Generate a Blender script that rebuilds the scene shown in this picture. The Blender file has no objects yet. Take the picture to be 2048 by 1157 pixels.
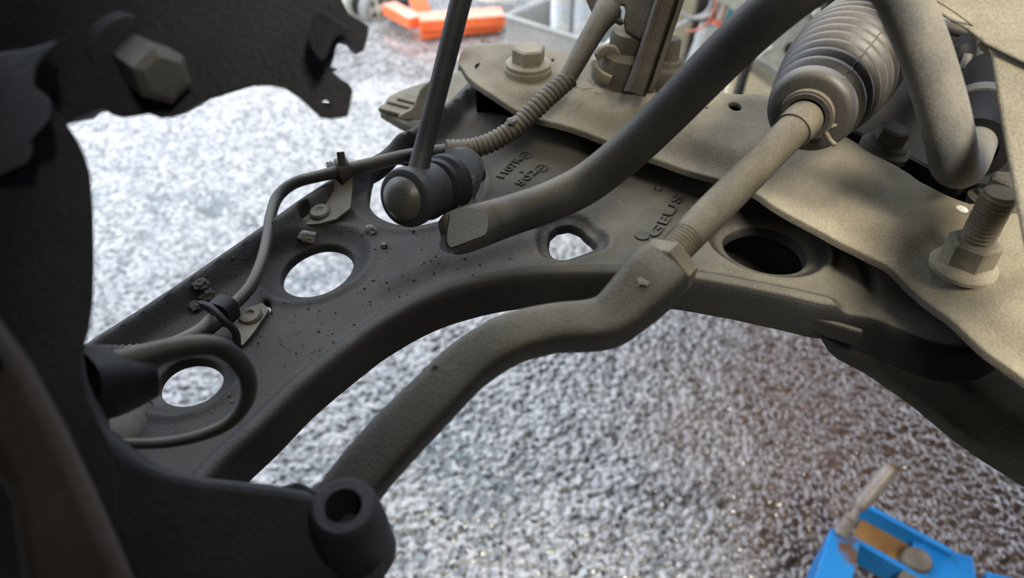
import bpy, bmesh, math, random
import numpy as np
from mathutils import Vector, Matrix, noise
from mathutils.geometry import delaunay_2d_cdt

scene = bpy.context.scene
COL = scene.collection
random.seed(7)
rng = np.random.default_rng(7)

# ------------------------------------------------------------------ camera
F, CX, CY = 2048 * 26 / 36, 1024.0, 578.5
TH = math.radians(40)
CAM = np.array([0.0, 0.0, 1.2])
FWD = np.array([0, math.cos(TH), -math.sin(TH)])
UP = np.array([0, math.sin(TH), math.cos(TH)])
RT = np.array([1.0, 0, 0])
cam_data = bpy.data.cameras.new('camera')
cam = bpy.data.objects.new('camera', cam_data)
COL.objects.link(cam)
cam.location = CAM
cam.rotation_euler = (math.radians(50), 0, 0)
cam_data.lens = 26
cam_data.sensor_width = 36
cam_data.clip_start = 0.01
cam_data.dof.use_dof = True
cam_data.dof.focus_distance = 0.42
cam_data.dof.aperture_fstop = 7.5
scene.camera = cam

# ------------------------------------------------------------------ sky and exposure
world = bpy.data.worlds.new('sky')
scene.world = world
world.use_nodes = True
wn, wl = world.node_tree.nodes, world.node_tree.links
bg = wn['Background']
tc = wn.new('ShaderNodeTexCoord')
cl = wn.new('ShaderNodeTexNoise')
cl.inputs['Scale'].default_value = 2.6
cl.inputs['Detail'].default_value = 5
wl.new(tc.outputs['Generated'], cl.inputs['Vector'])
cr = wn.new('ShaderNodeValToRGB')
cr.color_ramp.elements[0].position = 0.38
cr.color_ramp.elements[0].color = (0.60, 0.75, 1.0, 1)
cr.color_ramp.elements[1].position = 0.62
cr.color_ramp.elements[1].color = (1.0, 0.98, 0.95, 1)
wl.new(cl.outputs['Fac'], cr.inputs['Fac'])
wl.new(cr.outputs['Color'], bg.inputs['Color'])
bg.inputs['Strength'].default_value = 5.0
scene.view_settings.view_transform = 'Standard'
scene.view_settings.look = 'None'
scene.view_settings.gamma = 1
scene.view_settings.use_curve_mapping = False
scene.view_settings.exposure = 0.0

# unseen fill lamp, added behind and to the right of the camera
la = bpy.data.lights.new('fill_lamp', 'AREA')
la.energy = 100
la.color = (1.0, 0.94, 0.83)
la.shape = 'RECTANGLE'
la.size, la.size_y = 0.6, 0.5
lamp = bpy.data.objects.new('fill_lamp', la)
COL.objects.link(lamp)
lamp.location = (0.50, -0.75, 2.5)
lamp.rotation_euler = (Vector((0.25, 0.35, 0.95)) - Vector(lamp.location)).to_track_quat('-Z', 'Y').to_euler()


# ------------------------------------------------------------------ pixel helpers (photo frame 2048 x 1157)
def rays(px, py):
    px, py = np.asarray(px, float), np.asarray(py, float)
    return FWD + np.multiply.outer((px - CX) / F, RT) - np.multiply.outer((py - CY) / F, UP)


def D(px, py, d):
    "point seen at a pixel, d metres along the viewing axis"
    return CAM + rays(px, py) * d


def Z(px, py, zr):
    "point seen at a pixel, on the level zr metres relative to the camera height"
    r = rays(px, py)
    return CAM + r * (zr / r[..., 2])[..., None] if r.ndim > 1 else CAM + r * (zr / r[2])


def Yp(px, py, y0):
    "point seen at a pixel, on the upright plane y = y0"
    r = rays(px, py)
    return CAM + r * (y0 / r[1])


def S(px, py, f, off=0.0):
    "points seen at pixels, lying on the surface z = f(x, y) + off (relative to camera height)"
    px, py = np.atleast_1d(np.asarray(px, float)), np.atleast_1d(np.asarray(py, float))
    r = rays(px, py)
    z = np.full(len(px), -0.26)
    for _ in range(12):
        p = r * (z / r[:, 2])[:, None]
        z = 0.5 * z + 0.5 * (f(p[:, 0], p[:, 1]) + off)
    return CAM + r * (z / r[:, 2])[:, None]


# ------------------------------------------------------------------ materials
def material(name, col, col2=None, rough=0.6, metal=0.0, nscale=30, bump=0.15, bscale=400, dust=None, dmin=0.35, dmax=0.95,
             damt=0.9, spec=0.22, bdist=0.001, K=0.62, inboard=None):
    col = tuple(min(q * K, 0.9) for q in col)
    col2 = tuple(min(q * K, 0.9) for q in col2) if col2 else None
    dust = tuple(min(q * K, 0.9) for q in dust) if dust else None
    m = bpy.data.materials.new(name)
    m.use_nodes = True
    n, l = m.node_tree.nodes, m.node_tree.links
    b = n['Principled BSDF']
    t = n.new('ShaderNodeTexCoord')
    nz = n.new('ShaderNodeTexNoise')
    nz.inputs['Scale'].default_value = nscale
    nz.inputs['Detail'].default_value = 6
    l.new(t.outputs['Object'], nz.inputs['Vector'])
    rp = n.new('ShaderNodeValToRGB')
    rp.color_ramp.elements[0].position = 0.32
    rp.color_ramp.elements[1].position = 0.68
    rp.color_ramp.elements[0].color = (*col, 1)
    rp.color_ramp.elements[1].color = (*(col2 or col), 1)
    l.new(nz.outputs['Fac'], rp.inputs['Fac'])
    out = rp.outputs['Color']
    fine = n.new('ShaderNodeTexNoise')
    fine.inputs['Scale'].default_value = bscale
    fine.inputs['Detail'].default_value = 4
    l.new(t.outputs['Object'], fine.inputs['Vector'])
    if dust:
        g = n.new('ShaderNodeNewGeometry')
        sx = n.new('ShaderNodeSeparateXYZ')
        l.new(g.outputs['Normal'], sx.inputs[0])
        mr = n.new('ShaderNodeMapRange')
        mr.interpolation_type = 'SMOOTHSTEP'
        mr.inputs[1].default_value, mr.inputs[2].default_value = dmin, dmax
        mr.inputs[3].default_value, mr.inputs[4].default_value = 0.0, damt
        l.new(sx.outputs['Z'], mr.inputs[0])
        n2 = n.new('ShaderNodeTexNoise')
        n2.inputs['Scale'].default_value = nscale * 0.7
        n2.inputs['Detail'].default_value = 8
        n2.inputs['Roughness'].default_value = 0.65
        l.new(t.outputs['Object'], n2.inputs['Vector'])
        m2 = n.new('ShaderNodeMapRange')
        m2.inputs[1].default_value, m2.inputs[2].default_value = 0.3, 0.62
        m2.inputs[3].default_value, m2.inputs[4].default_value = 0.35, 1.0
        l.new(n2.outputs['Fac'], m2.inputs[0])
        mu = n.new('ShaderNodeMath'); mu.operation = 'MULTIPLY'
        l.new(mr.outputs[0], mu.inputs[0]); l.new(m2.outputs[0], mu.inputs[1])
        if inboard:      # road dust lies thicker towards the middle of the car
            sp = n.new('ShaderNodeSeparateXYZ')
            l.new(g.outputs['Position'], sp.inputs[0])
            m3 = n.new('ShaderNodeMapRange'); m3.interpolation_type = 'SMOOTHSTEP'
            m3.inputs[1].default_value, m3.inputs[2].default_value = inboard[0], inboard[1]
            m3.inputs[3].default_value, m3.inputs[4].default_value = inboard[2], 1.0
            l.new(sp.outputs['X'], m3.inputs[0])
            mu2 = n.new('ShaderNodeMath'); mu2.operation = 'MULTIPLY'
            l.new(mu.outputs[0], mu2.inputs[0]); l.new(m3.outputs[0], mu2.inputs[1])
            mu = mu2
        mx = n.new('ShaderNodeMixRGB')
        mx.inputs['Color2'].default_value = (*dust, 1)
        l.new(mu.outputs[0], mx.inputs['Fac'])
        l.new(out, mx.inputs['Color1'])
        out = mx.outputs['Color']
    # a little grain in the colour
    gm = n.new('ShaderNodeMapRange')
    gm.inputs[1].default_value, gm.inputs[2].default_value = 0.25, 0.75
    gm.inputs[3].default_value, gm.inputs[4].default_value = 0.78, 1.18
    l.new(fine.outputs['Fac'], gm.inputs[0])
    mg = n.new('ShaderNodeMixRGB'); mg.blend_type = 'MULTIPLY'; mg.inputs['Fac'].default_value = 1
    l.new(out, mg.inputs['Color1']); l.new(gm.outputs[0], mg.inputs['Color2'])
    l.new(mg.outputs['Color'], b.inputs['Base Color'])
    b.inputs['Roughness'].default_value = rough
    b.inputs['Metallic'].default_value = metal
    b.inputs['Specular IOR Level'].default_value = spec
    if bump:
        bp = n.new('ShaderNodeBump')
        bp.inputs['Strength'].default_value = bump
        bp.inputs['Distance'].default_value = bdist
        l.new(fine.outputs['Fac'], bp.inputs['Height'])
        l.new(bp.outputs['Normal'], b.inputs['Normal'])
    return m


DUST = (0.235, 0.20, 0.135)
M = {}
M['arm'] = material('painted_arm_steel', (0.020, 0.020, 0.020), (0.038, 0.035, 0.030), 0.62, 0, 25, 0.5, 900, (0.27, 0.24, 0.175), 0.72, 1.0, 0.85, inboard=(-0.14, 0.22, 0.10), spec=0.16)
M['subframe'] = material('dusty_subframe_steel', (0.11, 0.095, 0.07), (0.17, 0.15, 0.105), 0.8, 0, 30, 0.5, 800, (0.42, 0.36, 0.245), 0.3, 1.0, 0.85)
M['lower'] = material('dusty_lower_steel', (0.13, 0.12, 0.09), (0.2, 0.18, 0.135), 0.8, 0, 30, 0.4, 700, (0.36, 0.32, 0.23), 0.3, 1.0, 0.8)
M['bar'] = material('black_bar_paint', (0.030, 0.030, 0.029), (0.055, 0.052, 0.046), 0.55, 0, 30, 0.2, 900, (0.25, 0.22, 0.155), 0.45, 1.0, 0.75)
M['barflat'] = material('pale_forged_steel', (0.085, 0.090, 0.094), (0.115, 0.118, 0.12), 0.42, 0.2, 40, 0.1, 900)
M['bar2'] = material('scuffed_bar_paint', (0.15, 0.15, 0.145), (0.27, 0.25, 0.21), 0.62, 0, 50, 0.2, 700, (0.36, 0.32, 0.24), -0.2, 1.0, 0.8)
M['rod'] = material('dusty_rod_steel', (0.10, 0.085, 0.06), (0.17, 0.15, 0.11), 0.65, 0.1, 60, 0.3, 800, (0.33, 0.28, 0.19), -0.2, 0.9, 0.85)
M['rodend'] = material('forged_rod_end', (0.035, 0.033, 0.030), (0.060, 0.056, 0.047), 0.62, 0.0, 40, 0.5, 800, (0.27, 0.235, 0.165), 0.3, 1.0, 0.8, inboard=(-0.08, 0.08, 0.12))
M['rubber'] = material('dusty_rubber', (0.028, 0.026, 0.024), (0.05, 0.046, 0.04), 0.6, 0, 40, 0.12, 600, (0.20, 0.175, 0.13), -0.1, 1.0, 0.8, spec=0.15)
M['boot'] = material('bellows_rubber', (0.050, 0.044, 0.038), (0.075, 0.066, 0.056), 0.5, 0, 40, 0.1, 600, (0.22, 0.185, 0.14), 0.0, 1.0, 0.75, 0.5)
M['black'] = material('black_rubber', (0.014, 0.014, 0.015), (0.024, 0.024, 0.024), 0.5, 0, 30, 0.1, 600, spec=0.1)
M['link'] = material('dark_link_steel', (0.020, 0.022, 0.023), (0.042, 0.043, 0.042), 0.5, 0.0, 30, 0.2, 700, (0.10, 0.10, 0.085), 0.2, 1.0, 0.5, spec=0.16)
M['cap'] = material('worn_cap_steel', (0.07, 0.067, 0.06), (0.16, 0.15, 0.13), 0.4, 0.4, 45, 0.2, 700)
M['cable'] = material('black_cable_sheath', (0.030, 0.030, 0.028), (0.05, 0.048, 0.042), 0.55, 0, 60, 0.15, 900, (0.20, 0.18, 0.13), 0.5, 1.0, 0.6)
M['conduit'] = material('dusty_conduit', (0.055, 0.050, 0.042), (0.09, 0.08, 0.065), 0.6, 0, 60, 0.15, 900, (0.26, 0.225, 0.155), -0.2, 0.9, 0.85)
M['clip'] = material('dusty_clip_steel', (0.075, 0.065, 0.05), (0.12, 0.105, 0.08), 0.65, 0.1, 80, 0.3, 900, (0.2, 0.175, 0.125), 0.3, 1, 0.7)
M['knuckle'] = material('cast_iron_black', (0.030, 0.031, 0.034), (0.045, 0.046, 0.05), 0.6, 0.0, 40, 0.4, 500)
M['knucklebrown'] = material('brown_cast_iron', (0.08, 0.064, 0.053), (0.11, 0.09, 0.076), 0.75, 0.0, 40, 0.3, 500)
M['caliper'] = material('caliper_iron', (0.05, 0.052, 0.056), (0.08, 0.082, 0.086), 0.7, 0.0, 40, 0.3, 500)
M['boltdark'] = material('worn_bolt_steel', (0.14, 0.135, 0.12), (0.22, 0.21, 0.18), 0.55, 0.3, 60, 0.2, 600)
M['bolt'] = material('dusty_bolt_steel', (0.30, 0.265, 0.19), (0.42, 0.37, 0.265), 0.75, 0.0, 90, 0.3, 900, (0.50, 0.44, 0.31), 0.4, 1, 0.7)
M['body'] = material('dusty_body_paint', (0.25, 0.215, 0.145), (0.34, 0.297, 0.205), 0.8, 0, 45, 0.5, 700, bdist=0.0015)
M['brown'] = material('brown_bracket_steel', (0.075, 0.064, 0.048), (0.13, 0.112, 0.085), 0.75, 0.0, 50, 0.3, 700)
M['liner'] = material('black_wheel_arch_liner', (0.02, 0.02, 0.02), (0.03, 0.03, 0.03), 0.8, 0, 20, 0, 100, spec=0.1)
M['mud'] = material('dried_mud', (0.16, 0.15, 0.125), (0.32, 0.31, 0.27), 0.9, 0, 250, 0.6, 900)
M['muddark'] = material('dark_mud', (0.05, 0.047, 0.04), (0.10, 0.09, 0.075), 0.9, 0, 250, 0.6, 900)
M['blue'] = material('blue_lift_paint', (0.015, 0.22, 0.62), (0.02, 0.29, 0.75), 0.4, 0, 15, 0.1, 300)
M['bluerust'] = material('chipped_blue_paint', (0.02, 0.26, 0.66), (0.16, 0.085, 0.05), 0.55, 0, 9, 0.1, 300)
_r = [q for q in M['bluerust'].node_tree.nodes if q.type == 'VALTORGB'][0].color_ramp
_r.elements[0].position, _r.elements[1].position = 0.50, 0.54
M['rust'] = material('rusty_steel', (0.20, 0.095, 0.03), (0.33, 0.17, 0.055), 0.8, 0, 25, 0.2, 300)
M['pin'] = material('worn_pin_steel', (0.20, 0.17, 0.135), (0.34, 0.29, 0.24), 0.5, 0.4, 40, 0.2, 300)
M['handle'] = material('grey_handle_steel', (0.27, 0.225, 0.19), (0.40, 0.35, 0.31), 0.5, 0.2, 40, 0.2, 300)
M['orange'] = material('orange_paint', (0.75, 0.12, 0.03), (0.82, 0.17, 0.06), 0.5, 0, 6, 0.05, 100, (0.62, 0.45, 0.38), 0.6, 1, 0.7, K=1.0)
M['wheelgrey'] = material('grey_wheel_plastic', (0.36, 0.36, 0.30), (0.46, 0.46, 0.40), 0.6, 0, 15, 0.05, 100, K=1.0)
M['tyre'] = material('worn_grey_tyre', (0.16, 0.165, 0.155), (0.24, 0.245, 0.23), 0.7, 0, 15, 0.1, 100, K=1.0)
M['bin'] = material('grey_bin_plastic', (0.27, 0.27, 0.25), (0.36, 0.355, 0.33), 0.5, 0, 6, 0.02, 100, K=1.0)
M['white'] = material('white_plastic', (0.68, 0.70, 0.62), (0.8, 0.8, 0.72), 0.5, 0, 6, 0.02, 100, K=1.0)
M['cream'] = material('cream_board', (0.66, 0.60, 0.43), (0.76, 0.71, 0.55), 0.7, 0, 7, 0.05, 60, K=1.0)
M['panel'] = material('pale_grey_plastic_panel', (0.44, 0.46, 0.45), (0.60, 0.61, 0.58), 0.5, 0, 14, 0.05, 60, K=1.0)
M['clear'] = material('pale_clear_plastic', (0.70, 0.78, 0.86), (0.95, 1.0, 1.05), 0.2, 0, 20, 0.05, 60, spec=0.7, K=1.0)
M['greypipe'] = material('grey_pipe', (0.30, 0.31, 0.31), (0.40, 0.41, 0.41), 0.4, 0, 10, 0.02, 60, K=1.0)
M['darkpipe'] = material('dark_pipe', (0.03, 0.03, 0.028), (0.06, 0.055, 0.05), 0.6, 0, 10, 0.02, 60)
M['teal'] = material('teal_pipe', (0.05, 0.30, 0.36), (0.08, 0.38, 0.44), 0.5, 0, 10, 0.02, 60, K=1.0)
M['pinkpipe'] = material('dull_pink_pipe', (0.33, 0.25, 0.22), (0.42, 0.33, 0.29), 0.5, 0, 10, 0.02, 60, K=1.0)
M['redwire'] = material('red_wire', (0.5, 0.16, 0.10), (0.58, 0.2, 0.14), 0.5, 0, 10, 0.02, 60, K=1.0)
M['disc_white'] = material('pale_disc_white', (0.75, 0.73, 0.62), (0.85, 0.83, 0.72), 0.6, 0, 60, 0.1, 600, K=1.0)


# ------------------------------------------------------------------ mesh helpers
WORLDLOC = {}


def mk(name, geo, mat, parent=None, sharp=35, bevel=0.0, subsurf=0):
    v, f = geo
    v = np.asarray(v, float)
    c = (v.min(0) + v.max(0)) / 2
    me = bpy.data.meshes.new(name)
    me.from_pydata((v - c).tolist(), [], f)
    me.validate()
    me.polygons.foreach_set('use_smooth', [True] * len(me.polygons))
    me.set_sharp_from_angle(angle=math.radians(sharp))
    me.materials.append(mat)
    o = bpy.data.objects.new(name, me)
    COL.objects.link(o)
    o.location = c
    if parent is not None:
        o.parent = parent
        o.location = Vector(c) - WORLDLOC[parent]
    WORLDLOC[o] = Vector(c)
    if bevel:
        md = o.modifiers.new('bevel', 'BEVEL')
        md.width = bevel
        md.segments = 3
        md.limit_method = 'ANGLE'
        md.angle_limit = math.radians(40)
        md.harden_normals = False
    if subsurf:
        md = o.modifiers.new('subsurf', 'SUBSURF')
        md.levels = md.render_levels = subsurf
    return o


def tag(o, label, cat, group=None, kind=None):
    o['label'] = label
    o['category'] = cat
    if group:
        o['group'] = group
    if kind:
        o['kind'] = kind
    return o


def thing(name, label, cat, loc, group=None):
    o = bpy.data.objects.new(name, None)
    o.empty_display_size = 0.02
    COL.objects.link(o)
    o.location = loc
    WORLDLOC[o] = Vector(loc)
    return tag(o, label, cat, group)


def join(*gs):
    V, Fc = [], []
    for v, f in gs:
        k = len(V)
        V += [tuple(p) for p in v]
        Fc += [tuple(i + k for i in q) for q in f]
    return V, Fc


def catmull(P, n=8, closed=False):
    P = np.asarray(P, float)
    m = len(P)
    if m < 3:
        t = np.linspace(0, 1, n + 1)[:, None]
        return P[0] * (1 - t) + P[1] * t
    out = []
    rngi = range(m) if closed else range(m - 1)
    for i in rngi:
        if closed:
            p0, p1, p2, p3 = P[(i - 1) % m], P[i], P[(i + 1) % m], P[(i + 2) % m]
        else:
            p1, p2 = P[i], P[i + 1]
            p0 = P[i - 1] if i else 2 * p1 - p2
            p3 = P[i + 2] if i + 2 < m else 2 * p2 - p1
        for k in range(n):
            t = k / n
            out.append(0.5 * (2 * p1 + (p2 - p0) * t + (2 * p0 - 5 * p1 + 4 * p2 - p3) * t * t + (3 * p1 - p0 - 3 * p2 + p3) * t ** 3))
    if not closed:
        out.append(P[-1])
    return np.array(out)


def unit(v):
    v = np.asarray(v, float)
    return v / (np.linalg.norm(v) + 1e-12)


def sweep(pts, ra, rb=None, n=18, ref=None, expo=2.0, smooth=8, cap=True, closed=False, rot=0.0):
    """tube along pts; ra / rb half sizes (number or one per input point); expo 2 = ellipse, larger = rounded rectangle"""
    P = np.asarray(pts, float)
    m = len(P)
    ra = np.full(m, ra, float) if np.isscalar(ra) else np.asarray(ra, float)
    rb = ra.copy() if rb is None else (np.full(m, rb, float) if np.isscalar(rb) else np.asarray(rb, float))
    if smooth > 1:
        Q = catmull(np.column_stack([P, ra, rb]), smooth, closed)
        P, ra, rb = Q[:, :3], Q[:, 3], Q[:, 4]
    m = len(P)
    T = np.zeros_like(P)
    for i in range(m):
        a = P[(i - 1) % m] if closed else P[max(i - 1, 0)]
        b = P[(i + 1) % m] if closed else P[min(i + 1, m - 1)]
        T[i] = unit(b - a)
    V, Fc = [], []
    side = None
    for i in range(m):
        t = T[i]
        if ref is not None:
            s = unit(np.cross(t, ref))
        else:
            if side is None:
                side = np.cross(t, [0, 0, 1.0])
                if np.linalg.norm(side) < 0.1:
                    side = np.cross(t, [0, 1.0, 0])
            s = unit(side - t * np.dot(side, t))
            side = s
        u = np.cross(s, t)
        for k in range(n):
            a = 2 * math.pi * k / n + rot
            c, sn = math.cos(a), math.sin(a)
            x = math.copysign(abs(c) ** (2 / expo), c) * ra[i]
            y = math.copysign(abs(sn) ** (2 / expo), sn) * rb[i]
            V.append(P[i] + s * x + u * y)
    rings = m if closed else m - 1
    for i in range(rings):
        for k in range(n):
            a, b = i * n + k, i * n + (k + 1) % n
            c, d = ((i + 1) % m) * n + (k + 1) % n, ((i + 1) % m) * n + k
            Fc.append((a, d, c, b))
    if cap and not closed:
        Fc.append(tuple(range(n)))
        Fc.append(tuple(reversed(range((m - 1) * n, m * n))))
    return V, Fc


def lathe(prof, org, axis, n=32, rot=0.0, xref=None):
    """profile [(radius, height)] turned about axis through org"""
    axis = unit(axis)
    x = np.cross(axis, [0, 0, 1.0]) if xref is None else np.asarray(xref, float) - axis * np.dot(xref, axis)
    if np.linalg.norm(x) < 0.05:
        x = np.array([1.0, 0, 0])
    x = unit(x)
    y = np.cross(axis, x)
    V, Fc = [], []
    org = np.asarray(org, float)
    for r, h in prof:
        for k in range(n):
            a = 2 * math.pi * k / n + rot
            V.append(org + axis * h + (x * math.cos(a) + y * math.sin(a)) * max(r, 1e-5))
    for i in range(len(prof) - 1):
        for k in range(n):
            a, b = i * n + k, i * n + (k + 1) % n
            Fc.append((a, b, b + n, a + n))
    if prof[0][0] < 0.001:
        Fc.append(tuple(reversed(range(n))))
    if prof[-1][0] < 0.001:
        Fc.append(tuple(range((len(prof) - 1) * n, len(prof) * n)))
    return V, Fc


def thread(r, length, pitch, org, axis, n=24, amp=None):
    amp = amp or pitch * 0.35
    prof = [(0.0001, 0.0)]
    k = int(length / pitch)
    for i in range(k):
        prof += [(r - amp, i * pitch + 0.15 * pitch), (r, i * pitch + 0.5 * pitch), (r - amp, i * pitch + 0.85 * pitch)]
    prof += [(r - amp * 1.2, length), (0.0001, length)]
    return lathe(prof, org, axis, n)


def hexhead(r, h, org, axis, rot=0.0, xref=None, chamfer=0.0012):
    # true six-sided head with a chamfered crown
    return lathe([(0.0001, 0), (r, 0), (r, h - chamfer), (r - chamfer * 1.4, h), (0.0001, h)], org, axis, 6, rot, xref)


def box(c, ax, ay, az):
    c, ax, ay, az = (np.asarray(q, float) for q in (c, ax, ay, az))
    V = [c + sx * ax + sy * ay + sz * az for sz in (-1, 1) for sy in (-1, 1) for sx in (-1, 1)]
    return V, [(0, 2, 3, 1), (4, 5, 7, 6), (0, 1, 5, 4), (1, 3, 7, 5), (3, 2, 6, 7), (2, 0, 4, 6)]


def inside(poly, X, Y):
    poly = np.asarray(poly)
    x0, y0 = poly[:, 0], poly[:, 1]
    x1, y1 = np.roll(x0, -1), np.roll(y0, -1)
    c = np.zeros(len(X), bool)
    for a, b, e, g in zip(x0, y0, x1, y1):
        if b == g:
            continue
        hit = ((b > Y) != (g > Y)) & (X < (e - a) * (Y - b) / (g - b) + a)
        c ^= hit
    return c


def segdist(X, Y, poly, closed=False):
    poly = np.asarray(poly, float)
    d = np.full(np.shape(X), 1e9)
    m = len(poly)
    for i in range(m if closed else m - 1):
        a, b = poly[i], poly[(i + 1) % m]
        ab = b - a
        L = ab @ ab + 1e-18
        t = np.clip(((X - a[0]) * ab[0] + (Y - a[1]) * ab[1]) / L, 0, 1)
        d = np.minimum(d, np.hypot(X - a[0] - t * ab[0], Y - a[1] - t * ab[1]))
    return d


def sm(t):
    t = np.clip(t, 0, 1)
    return t * t * (3 - 2 * t)


def resample(P, step, closed=True):
    P = np.asarray(P, float)
    Q = np.vstack([P, P[:1]]) if closed else P
    L = np.r_[0, np.cumsum(np.linalg.norm(np.diff(Q, axis=0), axis=1))]
    n = max(int(L[-1] / step), 8)
    t = np.linspace(0, L[-1], n, endpoint=not closed)
    return np.column_stack([np.interp(t, L, Q[:, k]) for k in range(Q.shape[1])])


def cdt_fill(loops, extra):
    "triangulate the region inside loops[0] and outside the others; returns points, triangles, loop index lists"
    pts, edges, idx = [], [], []
    for lp in loops:
        k = len(pts)
        pts += [tuple(p[:2]) for p in lp]
        idx.append(list(range(k, k + len(lp))))
        edges += [(k + i, k + (i + 1) % len(lp)) for i in range(len(lp))]
    pts += [tuple(p) for p in extra]
    vc, _, fc, ov, _, _ = delaunay_2d_cdt([Vector(p) for p in pts], edges, [], 0, 1e-9)
    m = {}
    for i, src in enumerate(ov):
        for s in src:
            m[s] = i
    vc = np.array([(p.x, p.y) for p in vc])
    tri = np.array([q for q in fc if len(q) == 3])
    c = vc[tri].mean(1)
    keep = inside(loops[0], c[:, 0], c[:, 1])
    for lp in loops[1:]:
        keep &= ~inside(lp, c[:, 0], c[:, 1])
    tri = tri[keep]
    e1, e2 = vc[tri[:, 1]] - vc[tri[:, 0]], vc[tri[:, 2]] - vc[tri[:, 0]]
    flip = (e1[:, 0] * e2[:, 1] - e1[:, 1] * e2[:, 0]) < 0
    tri[flip] = tri[flip][:, ::-1]
    return vc, tri, [[m[i] for i in lst] for lst in idx]


def pressed_plate(outline, holes, h, step=0.0026, skirt=((0, 0), (0.001, 0.004)), hole_skirt=((0, 0), (0.0006, 0.0012), (0.001, 0.004)),
                  thick=0.003):
    """sheet whose upper side is z = h(x, y) over an xy outline, rolled edges given by (outward, down) profiles"""
    loops = [np.asarray(outline)] + [np.asarray(q) for q in holes]
    out = []
    for i, lp in enumerate(loops):
        a = np.sum(lp[:, 0] * np.roll(lp[:, 1], -1) - np.roll(lp[:, 0], -1) * lp[:, 1])
        if (a < 0) == (i == 0):
            lp = lp[::-1]
        out.append(lp)           # outer loop CCW, holes CW: material on the left
    loops = out
    mn, mx = loops[0].min(0), loops[0].max(0)
    gx, gy = np.meshgrid(np.arange(mn[0], mx[0], step), np.arange(mn[1], mx[1], step * 0.866))
    gx[1::2] += step / 2
    gx, gy = gx.ravel(), gy.ravel()
    k = inside(loops[0], gx, gy)
    gx, gy = gx[k], gy[k]
    k = np.ones(len(gx), bool)
    for i, lp in enumerate(loops):
        if i:
            k &= ~inside(lp, gx, gy)
        k &= segdist(gx, gy, lp, True) > step * 0.55
    vc, tri, li = cdt_fill(loops, np.column_stack([gx, gy])[k])
    z = h(vc[:, 0], vc[:, 1])
    V = np.column_stack([vc, z + CAM[2]]).tolist()
    Fc = [tuple(q) for q in tri]
    n0 = len(V)
    # underside
    V += np.column_stack([vc, z + CAM[2] - thick]).tolist()
    Fc += [tuple(int(i) + n0 for i in q[::-1]) for q in tri]
    for j, lp in enumerate(li):
        prof = skirt if j == 0 else hole_skirt
        P = np.array([V[i][:3] for i in lp])
        d = np.roll(P, -1, 0) - np.roll(P, 1, 0)
        nrm = np.column_stack([d[:, 1], -d[:, 0]])
        nrm /= np.linalg.norm(nrm, axis=1)[:, None] + 1e-12
        prev = list(lp)
        m = len(lp)
        for o_, dn in prof[1:]:
            cur = list(range(len(V), len(V) + m))
            V += [[P[i][0] + nrm[i][0] * o_, P[i][1] + nrm[i][1] * o_, P[i][2] - dn] for i in range(m)]
            Fc += [(prev[i], cur[i], cur[(i + 1) % m], prev[(i + 1) % m]) for i in range(m)]
            prev = cur
        # return of the rolled edge, back to the underside
        cur = list(range(len(V), len(V) + m))
        V += [[P[i][0] + nrm[i][0] * (o_ - thick), P[i][1] + nrm[i][1] * (o_ - thick), P[i][2] - dn] for i in range(m)]
        Fc += [(prev[i], cur[i], cur[(i + 1) % m], prev[(i + 1) % m]) for i in range(m)]
        under = [i + n0 for i in lp]
        Fc += [(cur[i], under[i], under[(i + 1) % m], cur[(i + 1) % m]) for i in range(m)]
    return V, Fc


def slab(outline, dep, back, holes=(), rnd=0, step=None):
    """casting cut to a pixel outline at depth dep(px, py) (or a number) and carried back by the vector 'back'"""
    loops = []
    for lp in (outline,) + tuple(holes):
        lp = np.asarray(lp, float)
        if rnd:
            lp = catmull(lp, rnd, True)
        loops.append(lp)
    out = []
    for i, lp in enumerate(loops):
        a = np.sum(lp[:, 0] * np.roll(lp[:, 1], -1) - np.roll(lp[:, 0], -1) * lp[:, 1])
        out.append(lp[::-1] if (a < 0) == (i == 0) else lp)
    vc, tri, li = cdt_fill(out, [])
    f = dep if callable(dep) else (lambda x, y: dep)
    A = [D(x, y, f(x, y)) for x, y in vc]
    B = [p + np.asarray(back) for p in A]
    n = len(A)
    Fc = [tuple(int(i) for i in q[::-1]) for q in tri] + [tuple(int(i) + n for i in q) for q in tri]
    for lp in li:
        m = len(lp)
        Fc += [(lp[i], lp[(i + 1) % m], lp[(i + 1) % m] + n, lp[i] + n) for i in range(m)]
    return A + B, Fc


def clod(p, r, seed, squash=0.7, sub=2):
    bm = bmesh.new()
    bmesh.ops.create_icosphere(bm, subdivisions=sub, radius=1)
    V = []
    for v in bm.verts:
        q = v.co + Vector((seed * 3.1, seed * 1.7, 0))
        s = 1 + 0.45 * noise.noise(q * 1.3) + 0.25 * noise.noise(q * 3.1)
        V.append((p[0] + v.co.x * r * s, p[1] + v.co.y * r * s, p[2] + v.co.z * r * s * squash))
    Fc = [tuple(v.index for v in f.verts) for f in bm.faces]
    bm.free()
    return V, Fc


def text_geo(s, size, depth):
    cu = bpy.data.curves.new('lettering', 'FONT')
    cu.body = s
    cu.size = size
    cu.extrude = depth
    cu.resolution_u = 3
    cu.bevel_depth = 0
    cu.offset = 0.012
    o = bpy.data.objects.new('lettering', cu)
    COL.objects.link(o)
    bpy.context.view_layer.update()
    dg = bpy.context.evaluated_depsgraph_get()
    me = bpy.data.meshes.new_from_object(o.evaluated_get(dg))
    V = np.array([v.co[:] for v in me.vertices])
    Fc = [tuple(p.vertices) for p in me.polygons]
    bpy.data.objects.remove(o)
    bpy.data.curves.remove(cu)
    bpy.data.meshes.remove(me)
    return V, Fc


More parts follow.
